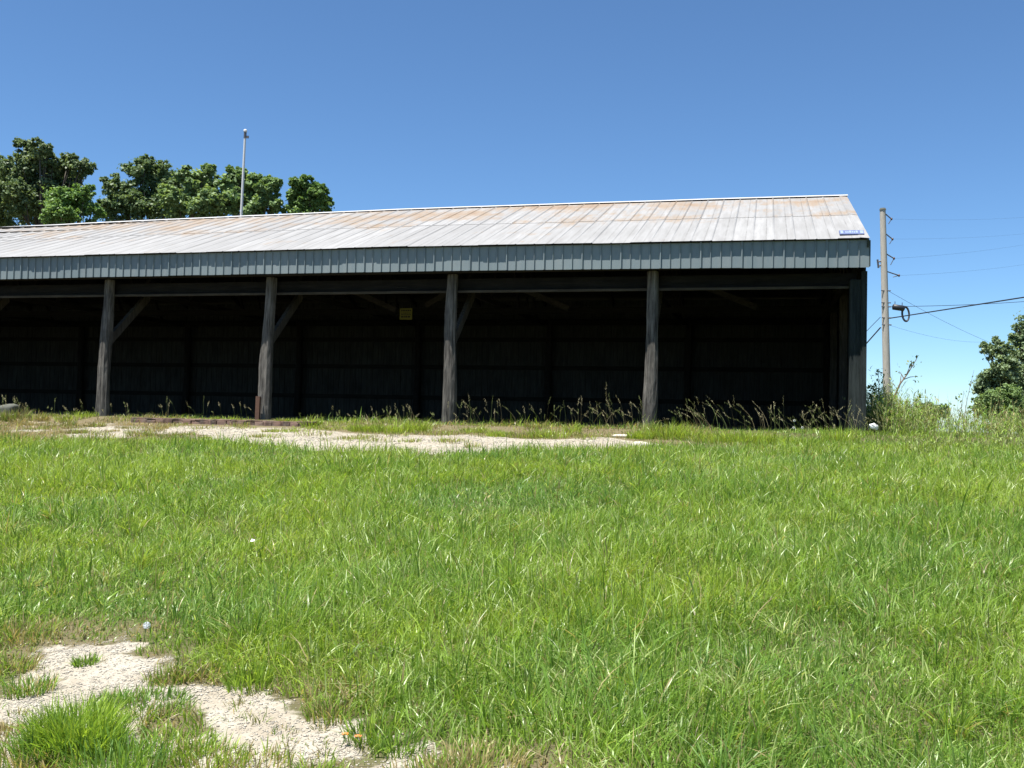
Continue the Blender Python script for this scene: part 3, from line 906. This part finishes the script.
GREEN = np.array([.185, .305, .042]); LIME = np.array([.265, .375, .052]); BLUEG = np.array([.150, .275, .060])
PALE = np.array([.37, .45, .17]); STRAW = np.array([.36, .30, .15]); DARKG = np.array([.12, .22, .034])
def grass_tint(x, y, dry):
    n = len(x)
    a = fbm(x, y, 1.6, 20)[:, None]; b = fbm(x, y, .5, 22)[:, None]; k = rng.random((n, 1))
    c = GREEN * np.ones((n, 3))
    c = c + (LIME - c) * np.clip((a - .40) * 3.2, 0, .9)
    c = c + (BLUEG - c) * np.clip((.46 - a) * 3.0, 0, .9)
    c = c + (DARKG - c) * np.clip((b - .55) * 2.0, 0, .6)
    c = np.where(k > .83, PALE * (.8 + .4 * rng.random((n, 1))), c)
    pdry = np.clip(.035 + dry[:, None] * .95, 0, .92)
    c = np.where(rng.random((n, 1)) < pdry, STRAW * (.6 + .6 * rng.random((n, 1))), c)
    return c * rng.uniform(.72, 1.28, (n, 1))
lawn = Acc()
def lawn_band(y0, y1, dens, L0, L1, W, segs):
    hw0, hw1 = .56 * y0 + 1.6, .56 * y1 + 1.6
    n = int(dens * (hw0 + hw1) * (y1 - y0))
    y = rng.uniform(y0, y1, n); x = rng.uniform(-1, 1, n) * hw1
    keep = np.abs(x) < .56 * y + 1.6
    x, y = x[keep], y[keep]
    lx, ly = shed_xy(x, y)
    g_, dry, ring = masks(x, y)
    tall = fbm(x, y, 1.1, 30); tuft = fbm(x, y, .28, 31)
    s = -ly
    strip = sstep(5.9, 4.9, s + np.interp(lx, [lx_at(440, 5), lx_at(640, 4)], [0, 1.5]) + (fbm(lx, ly, 1.2, 33) - .5) * 1.0)           # the drive in front of the shed
    right = sstep(lx_at(690, 4), lx_at(800, 4), lx)
    strip = strip * (1 - .75 * right)
    p = (1 - sstep(.06, .34, g_)) * (1 - .55 * strip) * (.55 + .9 * tuft) * (1 - .25 * ring)
    p = np.maximum(p, (1 - sstep(.06, .34, g_)) * sstep(1.5, .5, s) * (.12 + .8 * sstep(.42, .66, fbm(x, y, .9, 72))))
    p = p * (s > .12)
    keep = rng.random(len(x)) < p
    x, y, tall, tuft, dry, strip, s, ring = [q[keep] for q in (x, y, tall, tuft, dry, strip, s, ring)]
    n = len(x)
    edge_var = 1 + sstep(2.6, 1.4, s) * (1.9 * fbm(x, y, 1.0, 70) - 1.30)
    L = edge_var * (L0 + (L1 - L0) * np.clip((tall - .25) * 1.7, 0, 1)) * rng.lognormal(-.08, .32, n) * (1 - .60 * strip * sstep(.6, 1.8, s)) * (1 - .45 * ring)
    ld = (fbm(x, y, .7, 40) * 4 * math.pi) + rng.normal(0, 1.5, n)
    lean = np.abs(rng.normal(.45, .5, n)) + .05
    lawn.add(blades(x, y, L, W * rng.lognormal(-.05, .35, n), lean, ld, grass_tint(x, y, dry), segs))
lawn_band(2.4, 4.8, 5200, .08, .24, .0058, 4)
lawn_band(4.8, 7.0, 4200, .08, .23, .0062, 4)
lawn_band(7.0, 10.0, 3000, .08, .23, .0070, 3)
lawn_band(10.0, 14.5, 2200, .09, .23, .0080, 3)
lawn_band(14.5, 23.0, 1000, .10, .24, .0105, 2)
def clumps(n, y0, y1, per, Lr, W):
    y = np.sqrt(rng.uniform(y0 ** 2, y1 ** 2, n)); x = rng.uniform(-1, 1, n) * (.56 * y + 1.4)
    g_, dry, ring = masks(x, y); lx, ly = shed_xy(x, y)
    k = (g_ < .05) & (ring < .3) & (-ly > 5.6)
    for cx, cy in zip(x[k], y[k]):
        m = int(per * rng.uniform(.5, 1.4)); a = rng.uniform(0, 6.28, m); r = rng.uniform(.03, .09) * np.sqrt(rng.random(m))
        base = [GREEN, LIME, PALE, BLUEG, DARKG, LIME][rng.integers(0, 6)]
        t = base * rng.uniform(.75, 1.25, (m, 1))
        t = np.where(rng.random((m, 1)) < .10, STRAW, t)
        lawn.add(blades(cx + r * np.cos(a), cy + r * np.sin(a), Lr * rng.uniform(.5, 1.2) * rng.uniform(.5, 1.1, m), W * rng.lognormal(0, .3, m), np.abs(rng.normal(.6, .35, m)), a + rng.normal(0, .6, m), t, 3))
clumps(240, 3.6, 9, 45, .25, .0062)
clumps(500, 9, 15, 36, .27, .0080)
lawn.build('lawn_grass', MAT['grass'], 'uneven unmown green grass covering the slope below the shed')

# tufts standing in the near gravel and along the shed
OLV = np.array([.20, .215, .085])
tufts = Acc()
def tuft_at(px, py, n, rad, L, tintset, world=None, W=.006, lean=.4):
    cx, cy = ground_hit(px, py) if world is None else world
    a = rng.uniform(0, 2 * math.pi, n); r = rad * np.sqrt(rng.random(n))
    x = cx + r * np.cos(a); y = cy + r * np.sin(a)
    t = np.array(tintset)[rng.integers(0, len(tintset), n)] * rng.uniform(.7, 1.3, (n, 1))
    tufts.add(blades(x, y, L * rng.uniform(.45, 1.15, n), W * rng.uniform(.6, 1.3, n), np.abs(rng.normal(lean, .25, n)), a + rng.normal(0, .7, n), t, 3))
for q in [(70, 745, 900, .17, .22, [LIME, LIME * 1.15, GREEN]), (90, 752, 700, .14, .2, [GREEN, LIME]), (50, 755, 500, .14, .17, [GREEN, BLUEG]), (118, 775, 450, .2, .17, [GREEN, BLUEG]),
          (30, 692, 300, .12, .10, [GREEN, BLUEG, STRAW]), (85, 664, 160, .07, .07, [DARKG, GREEN]), (150, 708, 420, .20, .08, [GREEN, DARKG, BLUEG]), (115, 705, 260, .12, .08, [GREEN, BLUEG]),
          (170, 752, 480, .2, .09, [GREEN, LIME]), (205, 765, 430, .18, .09, [GREEN, LIME, STRAW]), (255, 768, 220, .15, .09, [LIME, STRAW]), (315, 780, 180, .12, .08, [LIME, GREEN]), (20, 640, 300, .2, .16, [GREEN, STRAW]), (12, 670, 200, .13, .1, [STRAW, GREEN]),
          (170, 680, 260, .13, .08, [STRAW, GREEN]), (190, 675, 260, .13, .08, [STRAW * .7, GREEN]), (20, 765, 500, .2, .11, [GREEN, STRAW]), (45, 775, 300, .12, .08, [STRAW, STRAW * .7]), (5, 735, 140, .08, .07, [STRAW * .8]),
          (475, 772, 500, .22, .1, [STRAW, STRAW * 1.1, GREEN]), (450, 780, 350, .18, .1, [STRAW, GREEN]), (400, 750, 200, .12, .10, [GREEN, DARKG]), (372, 738, 200, .12, .12, [GREEN, DARKG, LIME]), (330, 718, 240, .11, .12, [GREEN, STRAW]),
          (420, 776, 160, .15, .08, [GREEN, STRAW]), (248, 686, 240, .12, .16, [GREEN, LIME])]:
    tuft_at(*q)
YG = [LIME * 1.2, np.array([.24, .28, .05]), LIME]
for px, s, n, rad, L in [(35, 1.0, 200, .5, .18), (70, .9, 260, .5, .2), (88, .7, 260, .3, .26), (120, .9, 220, .5, .2), (330, 1.2, 500, .5, .22), (365, 1.5, 700, .55, .26), (395, 1.6, 700, .5, .28), (418, 1.3, 400, .4, .26), (475, 1.2, 350, .4, .2), (500, 2.0, 700, .5, .26), (525, 2.1, 700, .5, .26), (548, 2.1, 500, .4, .24),
                         (572, 1.0, 200, .25, .2), (640, 1.8, 450, .4, .3), (665, 1.5, 800, .5, .36), (690, 1.6, 500, .4, .28), (720, 2.2, 700, .5, .26), (745, 2.2, 800, .5, .3), (775, 2.2, 600, .5, .26), (805, 1.9, 600, .5, .28), (840, 1.7, 600, .5, .3), (240, 1.2, 180, .4, .14), (270, 2.3, 200, .3, .16), (285, 2.2, 160, .3, .14), (200, 2.2, 140, .3, .12), (312, 1.0, 300, .35, .2), (290, .5, 200, .35, .2), (345, .7, 250, .4, .22), (225, .6, 130, .4, .18), (180, .6, 130, .5, .16)]:
    lx_ = lx_at(px, s); w_ = loc(lx_, -s)
    vr = rng.uniform(.45, 1.25)
    tuft_at(0, 0, int(n * .8 * rng.uniform(.5, 1.1)), rad * rng.uniform(.5, 1.1), L * vr, YG if rng.random() < .75 else [LIME, OLV, STRAW], (w_[0], w_[1]), .011, .35)
rt = np.random.default_rng(77)
for _ in range(150):                                   # low tufts scattered over the drive
    px = rt.uniform(-20, 720); s = rt.uniform(.5, 4.6)
    w_ = loc(lx_at(px, s), -s)
    dryer = px < 190
    if not dryer and s > 2.2 and rt.random() < .75: continue
    tuft_at(0, 0, int(rt.uniform(40, 130) * (1.6 if dryer else 1)), rt.uniform(.12, .4), rt.uniform(.06, .17), [OLV, STRAW * .8, OLV * .8, LIME * .8] if dryer and rt.random() < .5 else ([STRAW, STRAW * .7, OLV * .9] if dryer else [LIME, OLV, STRAW * .8]), (w_[0], w_[1]), .010, .5)
for px, s in [(438, 1.3), (447, 1.6), (455, 1.2), (462, 1.5), (585, 1.6), (600, 1.3), (615, 1.6), (628, 1.2), (640, 1.4), (715, 1.2), (690, 1.0)]:
    w_ = loc(lx_at(px, s), -s)
    tuft_at(0, 0, 90, .35, .11, [STRAW * .8, OLV, LIME * .8], (w_[0], w_[1]), .009, .6)
for px, s in [(2, 1.3), (9, 1.35), (16, 1.3), (-6, 1.2), (20, 1.0)]:
    w_ = loc(lx_at(px, s), -s)
    tuft_at(0, 0, 110, .22, .34, [OLV, GREEN * .8, STRAW * .6], (w_[0], w_[1]), .010, .45)
for _ in range(90):                                    # thin grass holding on in the near gravel
    px = rt.uniform(-10, 420); py = rt.uniform(652, 785)
    tuft_at(px, py, int(rt.uniform(8, 40)), rt.uniform(.02, .08), rt.uniform(.03, .09), [GREEN, OLV, STRAW * .9], None, .005, .5)
tufts.build('grass_tufts', MAT['grass'], 'yellow-green grass tufts in the gravel and along the shed front')

# seeding grasses with drooping heads, in front of the dark opening
seed = Acc()
def stalks(px0, px1, n, s0, s1, L0, L1, lean=.35, green=.5):
    px = rng.uniform(px0, px1, n); s = rng.uniform(s0, s1, n)
    xy = np.array([loc(lx_at(a, b_), -b_)[:2] for a, b_ in zip(px, s)])
    L = rng.uniform(L0, L1, n); ld = rng.normal(math.pi * 1.0, 1.2, n); ln = np.abs(rng.normal(lean, .22, n))
    tint = np.where(rng.random((n, 1)) < green, np.array([.11, .15, .05]), np.array([.20, .175, .095])) * rng.uniform(.7, 1.2, (n, 1))
    z0 = gz(xy[:, 0], xy[:, 1]) - .02
    seed.add(blades(xy[:, 0], xy[:, 1], L, np.full(n, .0052), ln, ld, tint, 5, z0))
    # heads: short awns hugging the last part of each stem
    m = 16
    t = np.tile(np.linspace(.74, 1.0, m), n)
    r = lambda a: np.repeat(a, m)
    hr = r(L * ln) * t ** 1.8; hz = r(L) * (t - .45 * np.clip(r(ln), 0, 1.3) * t * t)
    x = r(xy[:, 0]) + np.cos(r(ld)) * hr + rng.normal(0, .009, n * m); y = r(xy[:, 1]) + np.sin(r(ld)) * hr + rng.normal(0, .007, n * m)
    seed.add(blades(x, y, rng.uniform(.02, .045, n * m), rng.uniform(.004, .009, n * m), np.abs(rng.normal(.5, .3, n * m)), r(ld) + rng.normal(0, .8, n * m),
                    np.repeat(np.where(rng.random((n, 1)) < .4, np.array([.20, .23, .09]), np.array([.36, .33, .20])), m, 0) * rng.uniform(.75, 1.2, (n * m, 1)), 2, r(z0) + hz))
stalks(600, 650, 26, .3, 1.1, .4, .95, .3)
stalks(575, 625, 10, .3, 1.0, .4, .7, .3)
stalks(684, 760, 38, .3, 1.3, .4, .9, .5)
stalks(760, 856, 60, .3, 1.5, .35, .8, .45)
stalks(440, 520, 22, .4, 1.1, .4, .72, .3)
stalks(520, 600, 18, .4, 1.1, .35, .75, .35)
stalks(380, 440, 18, .5, 1.2, .35, .55, .3)
stalks(300, 380, 14, .5, 1.2, .25, .42, .3)
stalks(160, 262, 15, .2, .8, .3, .55, .3, .8)
stalks(0, 130, 22, .4, 1.2, .25, .5, .3, .8)
stalks(850, 900, 26, .2, 2.0, .45, .85, .45)
stalks(0, 24, 14, .4, 1.0, .3, .55, .3, .8)
seed.build('seeding_grass', MAT['drygrass'], 'tall thin seeding grass stalks in front of the dark shed opening')

# rank weeds right of the shed
weeds = Acc()
def weed_mass(px0, px1, n, d0, d1, L0, L1, tints, W, leaves=7):
    px = rng.uniform(px0, px1, n); d = rng.uniform(d0, d1, n)
    P = np.array([at(a, 420, b_)[:2] for a, b_ in zip(px, d)])
    ok = shed_xy(P[:, 0], P[:, 1])[0] > .45
    P = P[ok]; n = len(P)
    if n == 0: return
    clump = fbm(P[:, 0], P[:, 1], 1.4, 50)
    L = rng.uniform(L0, L1, n) * (.55 + .9 * clump); ld = rng.uniform(0, 6.28, n); ln = np.abs(rng.normal(.25, .2, n))
    t = np.array(tints)[rng.integers(0, len(tints), n)] * rng.uniform(.7, 1.25, (n, 1))
    z0 = gz(P[:, 0], P[:, 1]) - .03
    weeds.add(blades(P[:, 0], P[:, 1], L, np.full(n, W), ln, ld, t, 4, z0))
    m = leaves
    r = lambda a: np.repeat(a, m)
    tt = rng.uniform(.25, 1.0, n * m)
    hr = r(L * ln) * tt ** 1.8; hz = r(L) * (tt - .45 * r(ln) * tt * tt)
    weeds.add(blades(r(P[:, 0]) + np.cos(r(ld)) * hr, r(P[:, 1]) + np.sin(r(ld)) * hr, rng.uniform(.05, .14, n * m), rng.uniform(.010, .024, n * m), np.abs(rng.normal(.9, .4, n * m)), rng.uniform(0, 6.28, n * m),
                     np.repeat(t, m, 0) * rng.uniform(.8, 1.25, (n * m, 1)), 2, r(z0) + hz))
OLIVE = np.array([.20, .215, .085])
WG = [GREEN, OLIVE, LIME * .8, PALE * .8, BLUEG, STRAW * .75, OLIVE]
weed_mass(862, 897, 950, 18.8, 24, .45, 1.0, WG, .008, 4)
weed_mass(893, 935, 420, 18.8, 24, .35, .8, WG, .008, 3)
weed_mass(862, 892, 260, 20, 26, .75, 1.4, [GREEN, OLIVE, PALE], .008, 7)
weed_mass(890, 1080, 900, 18.5, 25, .28, .62, WG, .007, 3)
weed_mass(890, 925, 130, 19, 25, .6, .95, [PALE, GREEN, STRAW, OLIVE], .008, 6)
weed_mass(900, 1080, 240, 19, 26, .55, .95, [STRAW, PALE, OLIVE], .006, 1)
weed_mass(965, 1080, 200, 22, 32, .5, .95, WG, .011, 6)
weed_mass(840, 1080, 1000, 15.5, 19, .2, .45, [GREEN, OLIVE, PALE * .8, LIME * .8], .007, 2)
weed_mass(1005, 1100, 140, 24, 34, .7, 1.2, [GREEN, OLIVE], .012, 8)
weeds.build('rank_weeds', leafy('weed_leaf', .55, .3, .3), 'tall mixed weeds and grass right of the shed corner')

# single dry stalks that stand out against the sky
def stalk_plant(name, label, path, r0, twigs, mat, leaf=None):
    B = np.array([path[0][0], path[0][1], base_under(path[0])])
    root = empty(name, B); tag(root, label, 'plant')
    mb = MB(); pts = [B - B] + [np.array(q) - B for q in path[1:]]
    mb.tube(pts, list(np.linspace(r0, r0 * .25, len(pts))), 6)
    ends = []
    for t0, dx, dz in twigs:
        k = min(int(t0 * (len(pts) - 1)), len(pts) - 2); f_ = t0 * (len(pts) - 1) - k
        q = pts[k] * (1 - f_) + pts[k + 1] * f_
        e = q + np.array([dx, rng.uniform(-.1, .1), dz])
        mb.tube([q, (q + e) / 2 + np.array([0, 0, .02]), e], [r0 * .4, r0 * .3, r0 * .15], 5); ends.append(e)
    mb.build('stem', mat, root)
    if leaf is not None:
        C = np.concatenate([np.array(e) + rng.normal(0, .06, (leaf, 3)) for e in ends + [pts[-1]]])
        n = len(C); v, tn = leaf_cards(C, rng.normal(size=(n, 3)) + [0, 0, .5], .07, np.tile([[.16, .22, .07]], (n, 1)) * rng.uniform(.6, 1.3, (n, 1)))
        link_mesh('leaves', np_mesh('leaves', v, [np.arange(4 * n).reshape(n, 4)], tn), MAT['leaf'], root)
    return root
D0 = 21.5
stalk_plant('dead_stalk', 'bare dead stalk leaning right beside the utility pole', [at(884, 430, D0), at(893, 400, D0), at(900, 384, D0), at(908, 373, D0), at(917, 358, D0)], .028,
            [(.5, .06, .22), (.62, -.09, .16), (.7, .05, .2), (.8, .12, .12), (.85, -.04, .14), (.6, .32, .08)], MAT['dead'], 5)
stalk_plant('tall_weed', 'thin dark upright weed stem between the shed corner and the utility pole', [at(880, 430, D0), at(879.5, 400, D0), at(878.5, 372, D0)], .013,
            [(.5, .06, .12), (.65, -.06, .12), (.8, .05, .1), (.9, -.04, .08), (.97, .03, .06)], MAT['dead'], 6)
stalk_plant('tall_weed', 'leafy upright weed right against the shed corner', [at(871, 430, D0), at(872, 405, D0), at(873, 388, D0)], .013,
            [(.4, .06, .12), (.6, -.06, .12), (.75, .05, .1), (.9, -.04, .08), (.5, .09, .1)], MAT['dead'], 14)
stalk_plant('dry_grass_stem', 'tall slender dry stem standing left of the right-edge tree', [at(962, 430, 24), at(967, 400, 24), at(974, 370, 24)], .010, [(.5, -.08, .25), (.7, .04, .2)], MAT['dead'])
stalk_plant('dry_grass_stem', 'shorter pair of dry stems by the right-edge tree', [at(958, 430, 24), at(961, 410, 24), at(964, 391, 24)], .010, [(.3, -.1, .3), (.5, .06, .2), (.6, -.03, .2)], MAT['dead'], 3)
stalk_plant('tall_weed', 'drooping weed stem with seed tips left of the far round bush', [at(903, 432, D0), at(912, 405, D0), at(918, 396, D0)], .011, [(.5, .1, .1), (.7, .12, .03), (.9, .12, .05)], MAT['dead'], 7)

# ------------------------------------------------------------------ gravel stones lying loose
def stones(x, y, size, name):
    n = len(x)
    z = gz(x, y)
    base = np.array([[1, 0, 0], [.3, .9, 0], [-.8, .55, 0], [-.75, -.6, 0], [.35, -.9, 0], [0, 0, .7], [0, 0, -.5]])
    fc = np.array([[0, 1, 5], [1, 2, 5], [2, 3, 5], [3, 4, 5], [4, 0, 5], [1, 0, 6], [2, 1, 6], [3, 2, 6], [4, 3, 6], [0, 4, 6]])
    a = rng.uniform(0, 6.28, n); s = size * np.minimum(rng.lognormal(0, .42, n), 2.6)
    V = base[None] * rng.uniform(.65, 1.35, (n, 7, 3)) * s[:, None, None]
    ca, sa = np.cos(a)[:, None], np.sin(a)[:, None]
    X = V[..., 0] * ca - V[..., 1] * sa; Y = V[..., 0] * sa + V[..., 1] * ca
    V = np.stack([X + x[:, None], Y + y[:, None], V[..., 2] * .55 + z[:, None] + s[:, None] * .2], -1).reshape(-1, 3)
    fcs = (np.arange(n) * 7)[:, None, None] + fc[None]
    k = rng.random((n, 1))
    t = (np.array([.30, .273, .222]) * (1 - k) + np.array([.44, .41, .35]) * k) * rng.uniform(.75, 1.08, (n, 1))
    return np_mesh(name, V, [fcs.reshape(-1, 3)], np.repeat(t, 7, 0))
gm_ = NT('limestone_chips'); aa = gm_.n('ShaderNodeAttribute', attribute_name='tint'); gm_.base(aa.outputs['Color']); gm_.set(Roughness=.9)
n = 190000
x = rng.uniform(-4.2, .6, n); y = rng.uniform(2.3, 6.2, n)
g_, _, _ = masks(x, y); k = rng.random(n) < g_ * (.35 + .65 * sstep(.35, .6, fbm(x, y, .4, 60)))
x1, y1 = x[k], y[k]
tag(link_mesh('gravel', stones(x1, y1, .0040, 'gravel'), gm_.m), 'pale limestone chips in the bare patch at the lower left', 'gravel', None, 'stuff')
n = 40000
lx_ = rng.uniform(-26, 2, n); ly_ = rng.uniform(-7.5, -.8, n)
P = ORG[:2][None] + lx_[:, None] * XL[None, :2] + ly_[:, None] * YL[None, :2]
g_, _, _ = masks(P[:, 0], P[:, 1]); k = rng.random(n) < g_
tag(link_mesh('gravel', stones(P[k, 0], P[k, 1], .010, 'gravel'), gm_.m), 'pale limestone gravel of the drive along the shed front', 'gravel', None, 'stuff')

# ------------------------------------------------------------------ small things on the ground
# low edging of old bricks before the second post
x0, x1_ = lx_at(132, 1.0), lx_at(303, 1.0)
bm_ = MB(); q = x0; rg = random.Random(21)
while q < x1_:
    w = rg.uniform(.20, .24)
    bm_.box((q + w / 2, -.98 + rg.uniform(-.015, .015), -.135 + rg.uniform(-.01, .01)), (w - .012, .16, .13), rg.uniform(-.03, .03), 0, .006)
    q += w
q = x0
while q < x1_ - .05:
    w = rg.uniform(.36, .45)
    bm_.box((q + w / 2, -.93 + rg.uniform(-.01, .01), -.05 + rg.uniform(-.006, .006)), (w - .01, .24, .032), rg.uniform(-.01, .01), 0, .004)
    q += w
o = bm_.build('brick_edging', MAT['brick'], None, False, .006)
o.location = tuple(ORG); o.rotation_euler = (0, 0, SHED_ROT)
tag(o, 'low crumbling edging of old red bricks in front of the shed', 'edging')

sx_ = lx_at(256.5, .25)
st = MB(); st.bar((0, 0, -.1), (.01, 0, .50), .10, .012); st.bar((.045, .03, -.1), (.055, .03, .50), .012, .06)
o = st.build('rusty_stake', MAT['rust'], None, False, .002); o.location = tuple(loc(sx_, -.25)); o.rotation_euler = (0, 0, SHED_ROT)
tag(o, 'short rusty angle-iron stake against the left side of a post', 'stake')

def rock(name, label, cat, c, d, mat, seed, n=2, rot=0.0):
    import bmesh
    bm = bmesh.new(); bmesh.ops.create_icosphere(bm, subdivisions=n, radius=1)
    rg = np.random.default_rng(seed); ph = rg.uniform(0, 6, 6)
    for v in bm.verts:
        p = v.co.copy(); m = 1 + .10 * math.sin(3.1 * p.x + ph[0]) + .09 * math.sin(4.3 * p.y + ph[1]) + .08 * math.sin(5 * p.z + ph[2]) + rg.uniform(-.05, .05)
        e = [math.copysign(abs(t) ** .62, t) for t in p]
        v.co = Vector((e[0] * d[0] * m, e[1] * d[1] * m, e[2] * d[2] * m))
    me = bpy.data.meshes.new(name); bm.to_mesh(me); bm.free()
    o = link_mesh(name, me, mat, None, True); o.location = c; o.rotation_euler = (0, 0, rot)
    return tag(o, label, cat)
p_ = loc(lx_at(8, .9), -.9); rock('boulder', 'grey weathered boulder among weeds at the far left of the shed front', 'rock', (p_[0], p_[1], .03), (.22, .18, .17), MAT['greystone'], 3, 3)
p_ = loc(lx_at(625, 1.4), -1.4); rock('stone_slab', 'flat pale stone slab on the gravel left of the right-hand post', 'stone', (p_[0], p_[1], base_under(p_) + .02), (.24, .12, .035), MAT['stone'], 5, 2, SHED_ROT)
p_ = loc(lx_at(641, 3.6), -3.6); rock('stone_slab', 'flat whitish stone half hidden in grass below the right-hand post', 'stone', (p_[0], p_[1], base_under(p_) + .03), (.16, .1, .06), MAT['stone'], 6, 2, .3)
# crumpled white plastic by the shed corner
p_ = loc(lx_at(874, .6), -.6)
import bmesh
bm = bmesh.new(); bmesh.ops.create_icosphere(bm, subdivisions=3, radius=1)
rgn = np.random.default_rng(9)
for v in bm.verts:
    q = v.co
    m = 1 + .22 * math.sin(5 * q.x + 3 * q.z) * math.cos(4 * q.y) + rgn.uniform(-.07, .07)
    v.co = Vector((q.x * .085 * m, q.y * .06 * m, q.z * .055 * m))
me = bpy.data.meshes.new('plastic_scrap'); bm.to_mesh(me); bm.free()
o = link_mesh('plastic_scrap', me, MAT['whiteplastic']); o.location = (p_[0], p_[1], base_under(p_) + .16); o.rotation_euler = (0, .35, .2)
tag(o, 'crumpled white plastic scrap in the weeds at the shed corner', 'litter')
# small flowers
def flower(name, label, px, py, h, kind):
    x, y = ground_hit(px, py); z = base_under((x, y))
    root = empty(name, (x, y, z)); tag(root, label, 'flower')
    b = MB(); b.tube([(0, 0, 0), (.01, 0, h * .5), (.015, .01, h)], .002, 5); b.build('stem', plain('green_stem', (.09, .14, .03), .6), root)
    b = MB()
    if kind == 'puff':
        rg = np.random.default_rng(3)
        for _ in range(70):
            d = rg.normal(size=3); d /= np.linalg.norm(d); e = np.array([.015, .01, h]) + d * .020
            b.tube([(.015, .01, h), tuple(e)], .0007, 3); b.ball(tuple(e), .0022, 4, 3)
        b.build('seed_head', plain('dandelion_fluff', (.62, .66, .70), .8, 0, .05), root)
    else:
        for k in range(9):
            a = k * 2 * math.pi / 9; r_ = .014 if kind == 'orange' else .028
            c, s_ = math.cos(a), math.sin(a)
            b.add([(.015, .01, h), (.015 + r_ * c - .004 * s_, .01 + r_ * s_ + .004 * c, h + .008), (.015 + r_ * 1.25 * c, .01 + r_ * 1.25 * s_, h + .006), (.015 + r_ * c + .004 * s_, .01 + r_ * s_ - .004 * c, h + .008)], [(0, 1, 2, 3)])
        b.build('petals', MAT['orange'] if kind == 'orange' else MAT['whiteplastic'], root)
        b = MB(); b.ball((.015, .01, h + .004), .007 if kind == 'orange' else .011, 6, 4, .6); b.build('eye', MAT['yellow'], root)
flower('dandelion', 'grey-white dandelion seed head above the bare gravel patch', 143, 645, .11, 'puff')
flower('orange_flower', 'small orange flower in short grass, left of the two', 341, 748, .05, 'orange')
flower('orange_flower', 'small orange flower in short grass, right of the two', 354, 750, .05, 'orange')
def daisy(label, px, py, s):
    lx_ = lx_at(px, s); w_ = loc(lx_, -s); z = base_under(w_)
    t = hit(px, py, YL, -s)[2]
    root = empty('daisy', (w_[0], w_[1], z)); tag(root, label, 'flower', 'white daisies before the right bay')
    h = t - z
    b = MB(); b.tube([(0, 0, 0), (.01, 0, h * .5), (0, 0, h)], .004, 5); b.build('stem', MAT['drygrass'] if False else plain('daisy_stem', (.09, .14, .03), .6), root)
    b = MB()
    for k in range(11):
        a = k * 2 * math.pi / 11; c, s_ = math.cos(a), math.sin(a); r_ = .019
        b.add([(0, -.01, h), (r_ * c - .008 * s_, -.015, h + r_ * s_ + .005 * c), (r_ * 1.25 * c, -.012, h + r_ * 1.25 * s_), (r_ * c + .008 * s_, -.015, h + r_ * s_ - .008 * c)], [(0, 1, 2, 3)])
    b.build('petals', MAT['whiteplastic'], root)
    b = MB(); b.ball((0, -.018, h), .011, 6, 4); b.build('eye', MAT['yellow'], root)
daisy('highest white daisy in the weeds before the right-hand bay', 794, 420.5, .8)
daisy('white daisy in the right-hand bay, just under the highest one', 793.5, 427.5, .8)
daisy('white daisy in the right-hand bay, to the right of the others', 802, 427.5, .8)
x_, y_ = ground_hit(252, 556)
b = MB(); b.add([(-.018, 0, .0), (.014, -.007, .004), (.02, .01, .014), (-.01, .014, .02)], [(0, 1, 2, 3)])
o = b.build('paper_scrap', MAT['whiteplastic'], None, False, 0, .002); o.location = (x_, y_, base_under((x_, y_)) + .12)
tag(o, 'tiny white paper scrap caught in the middle of the lawn', 'litter')
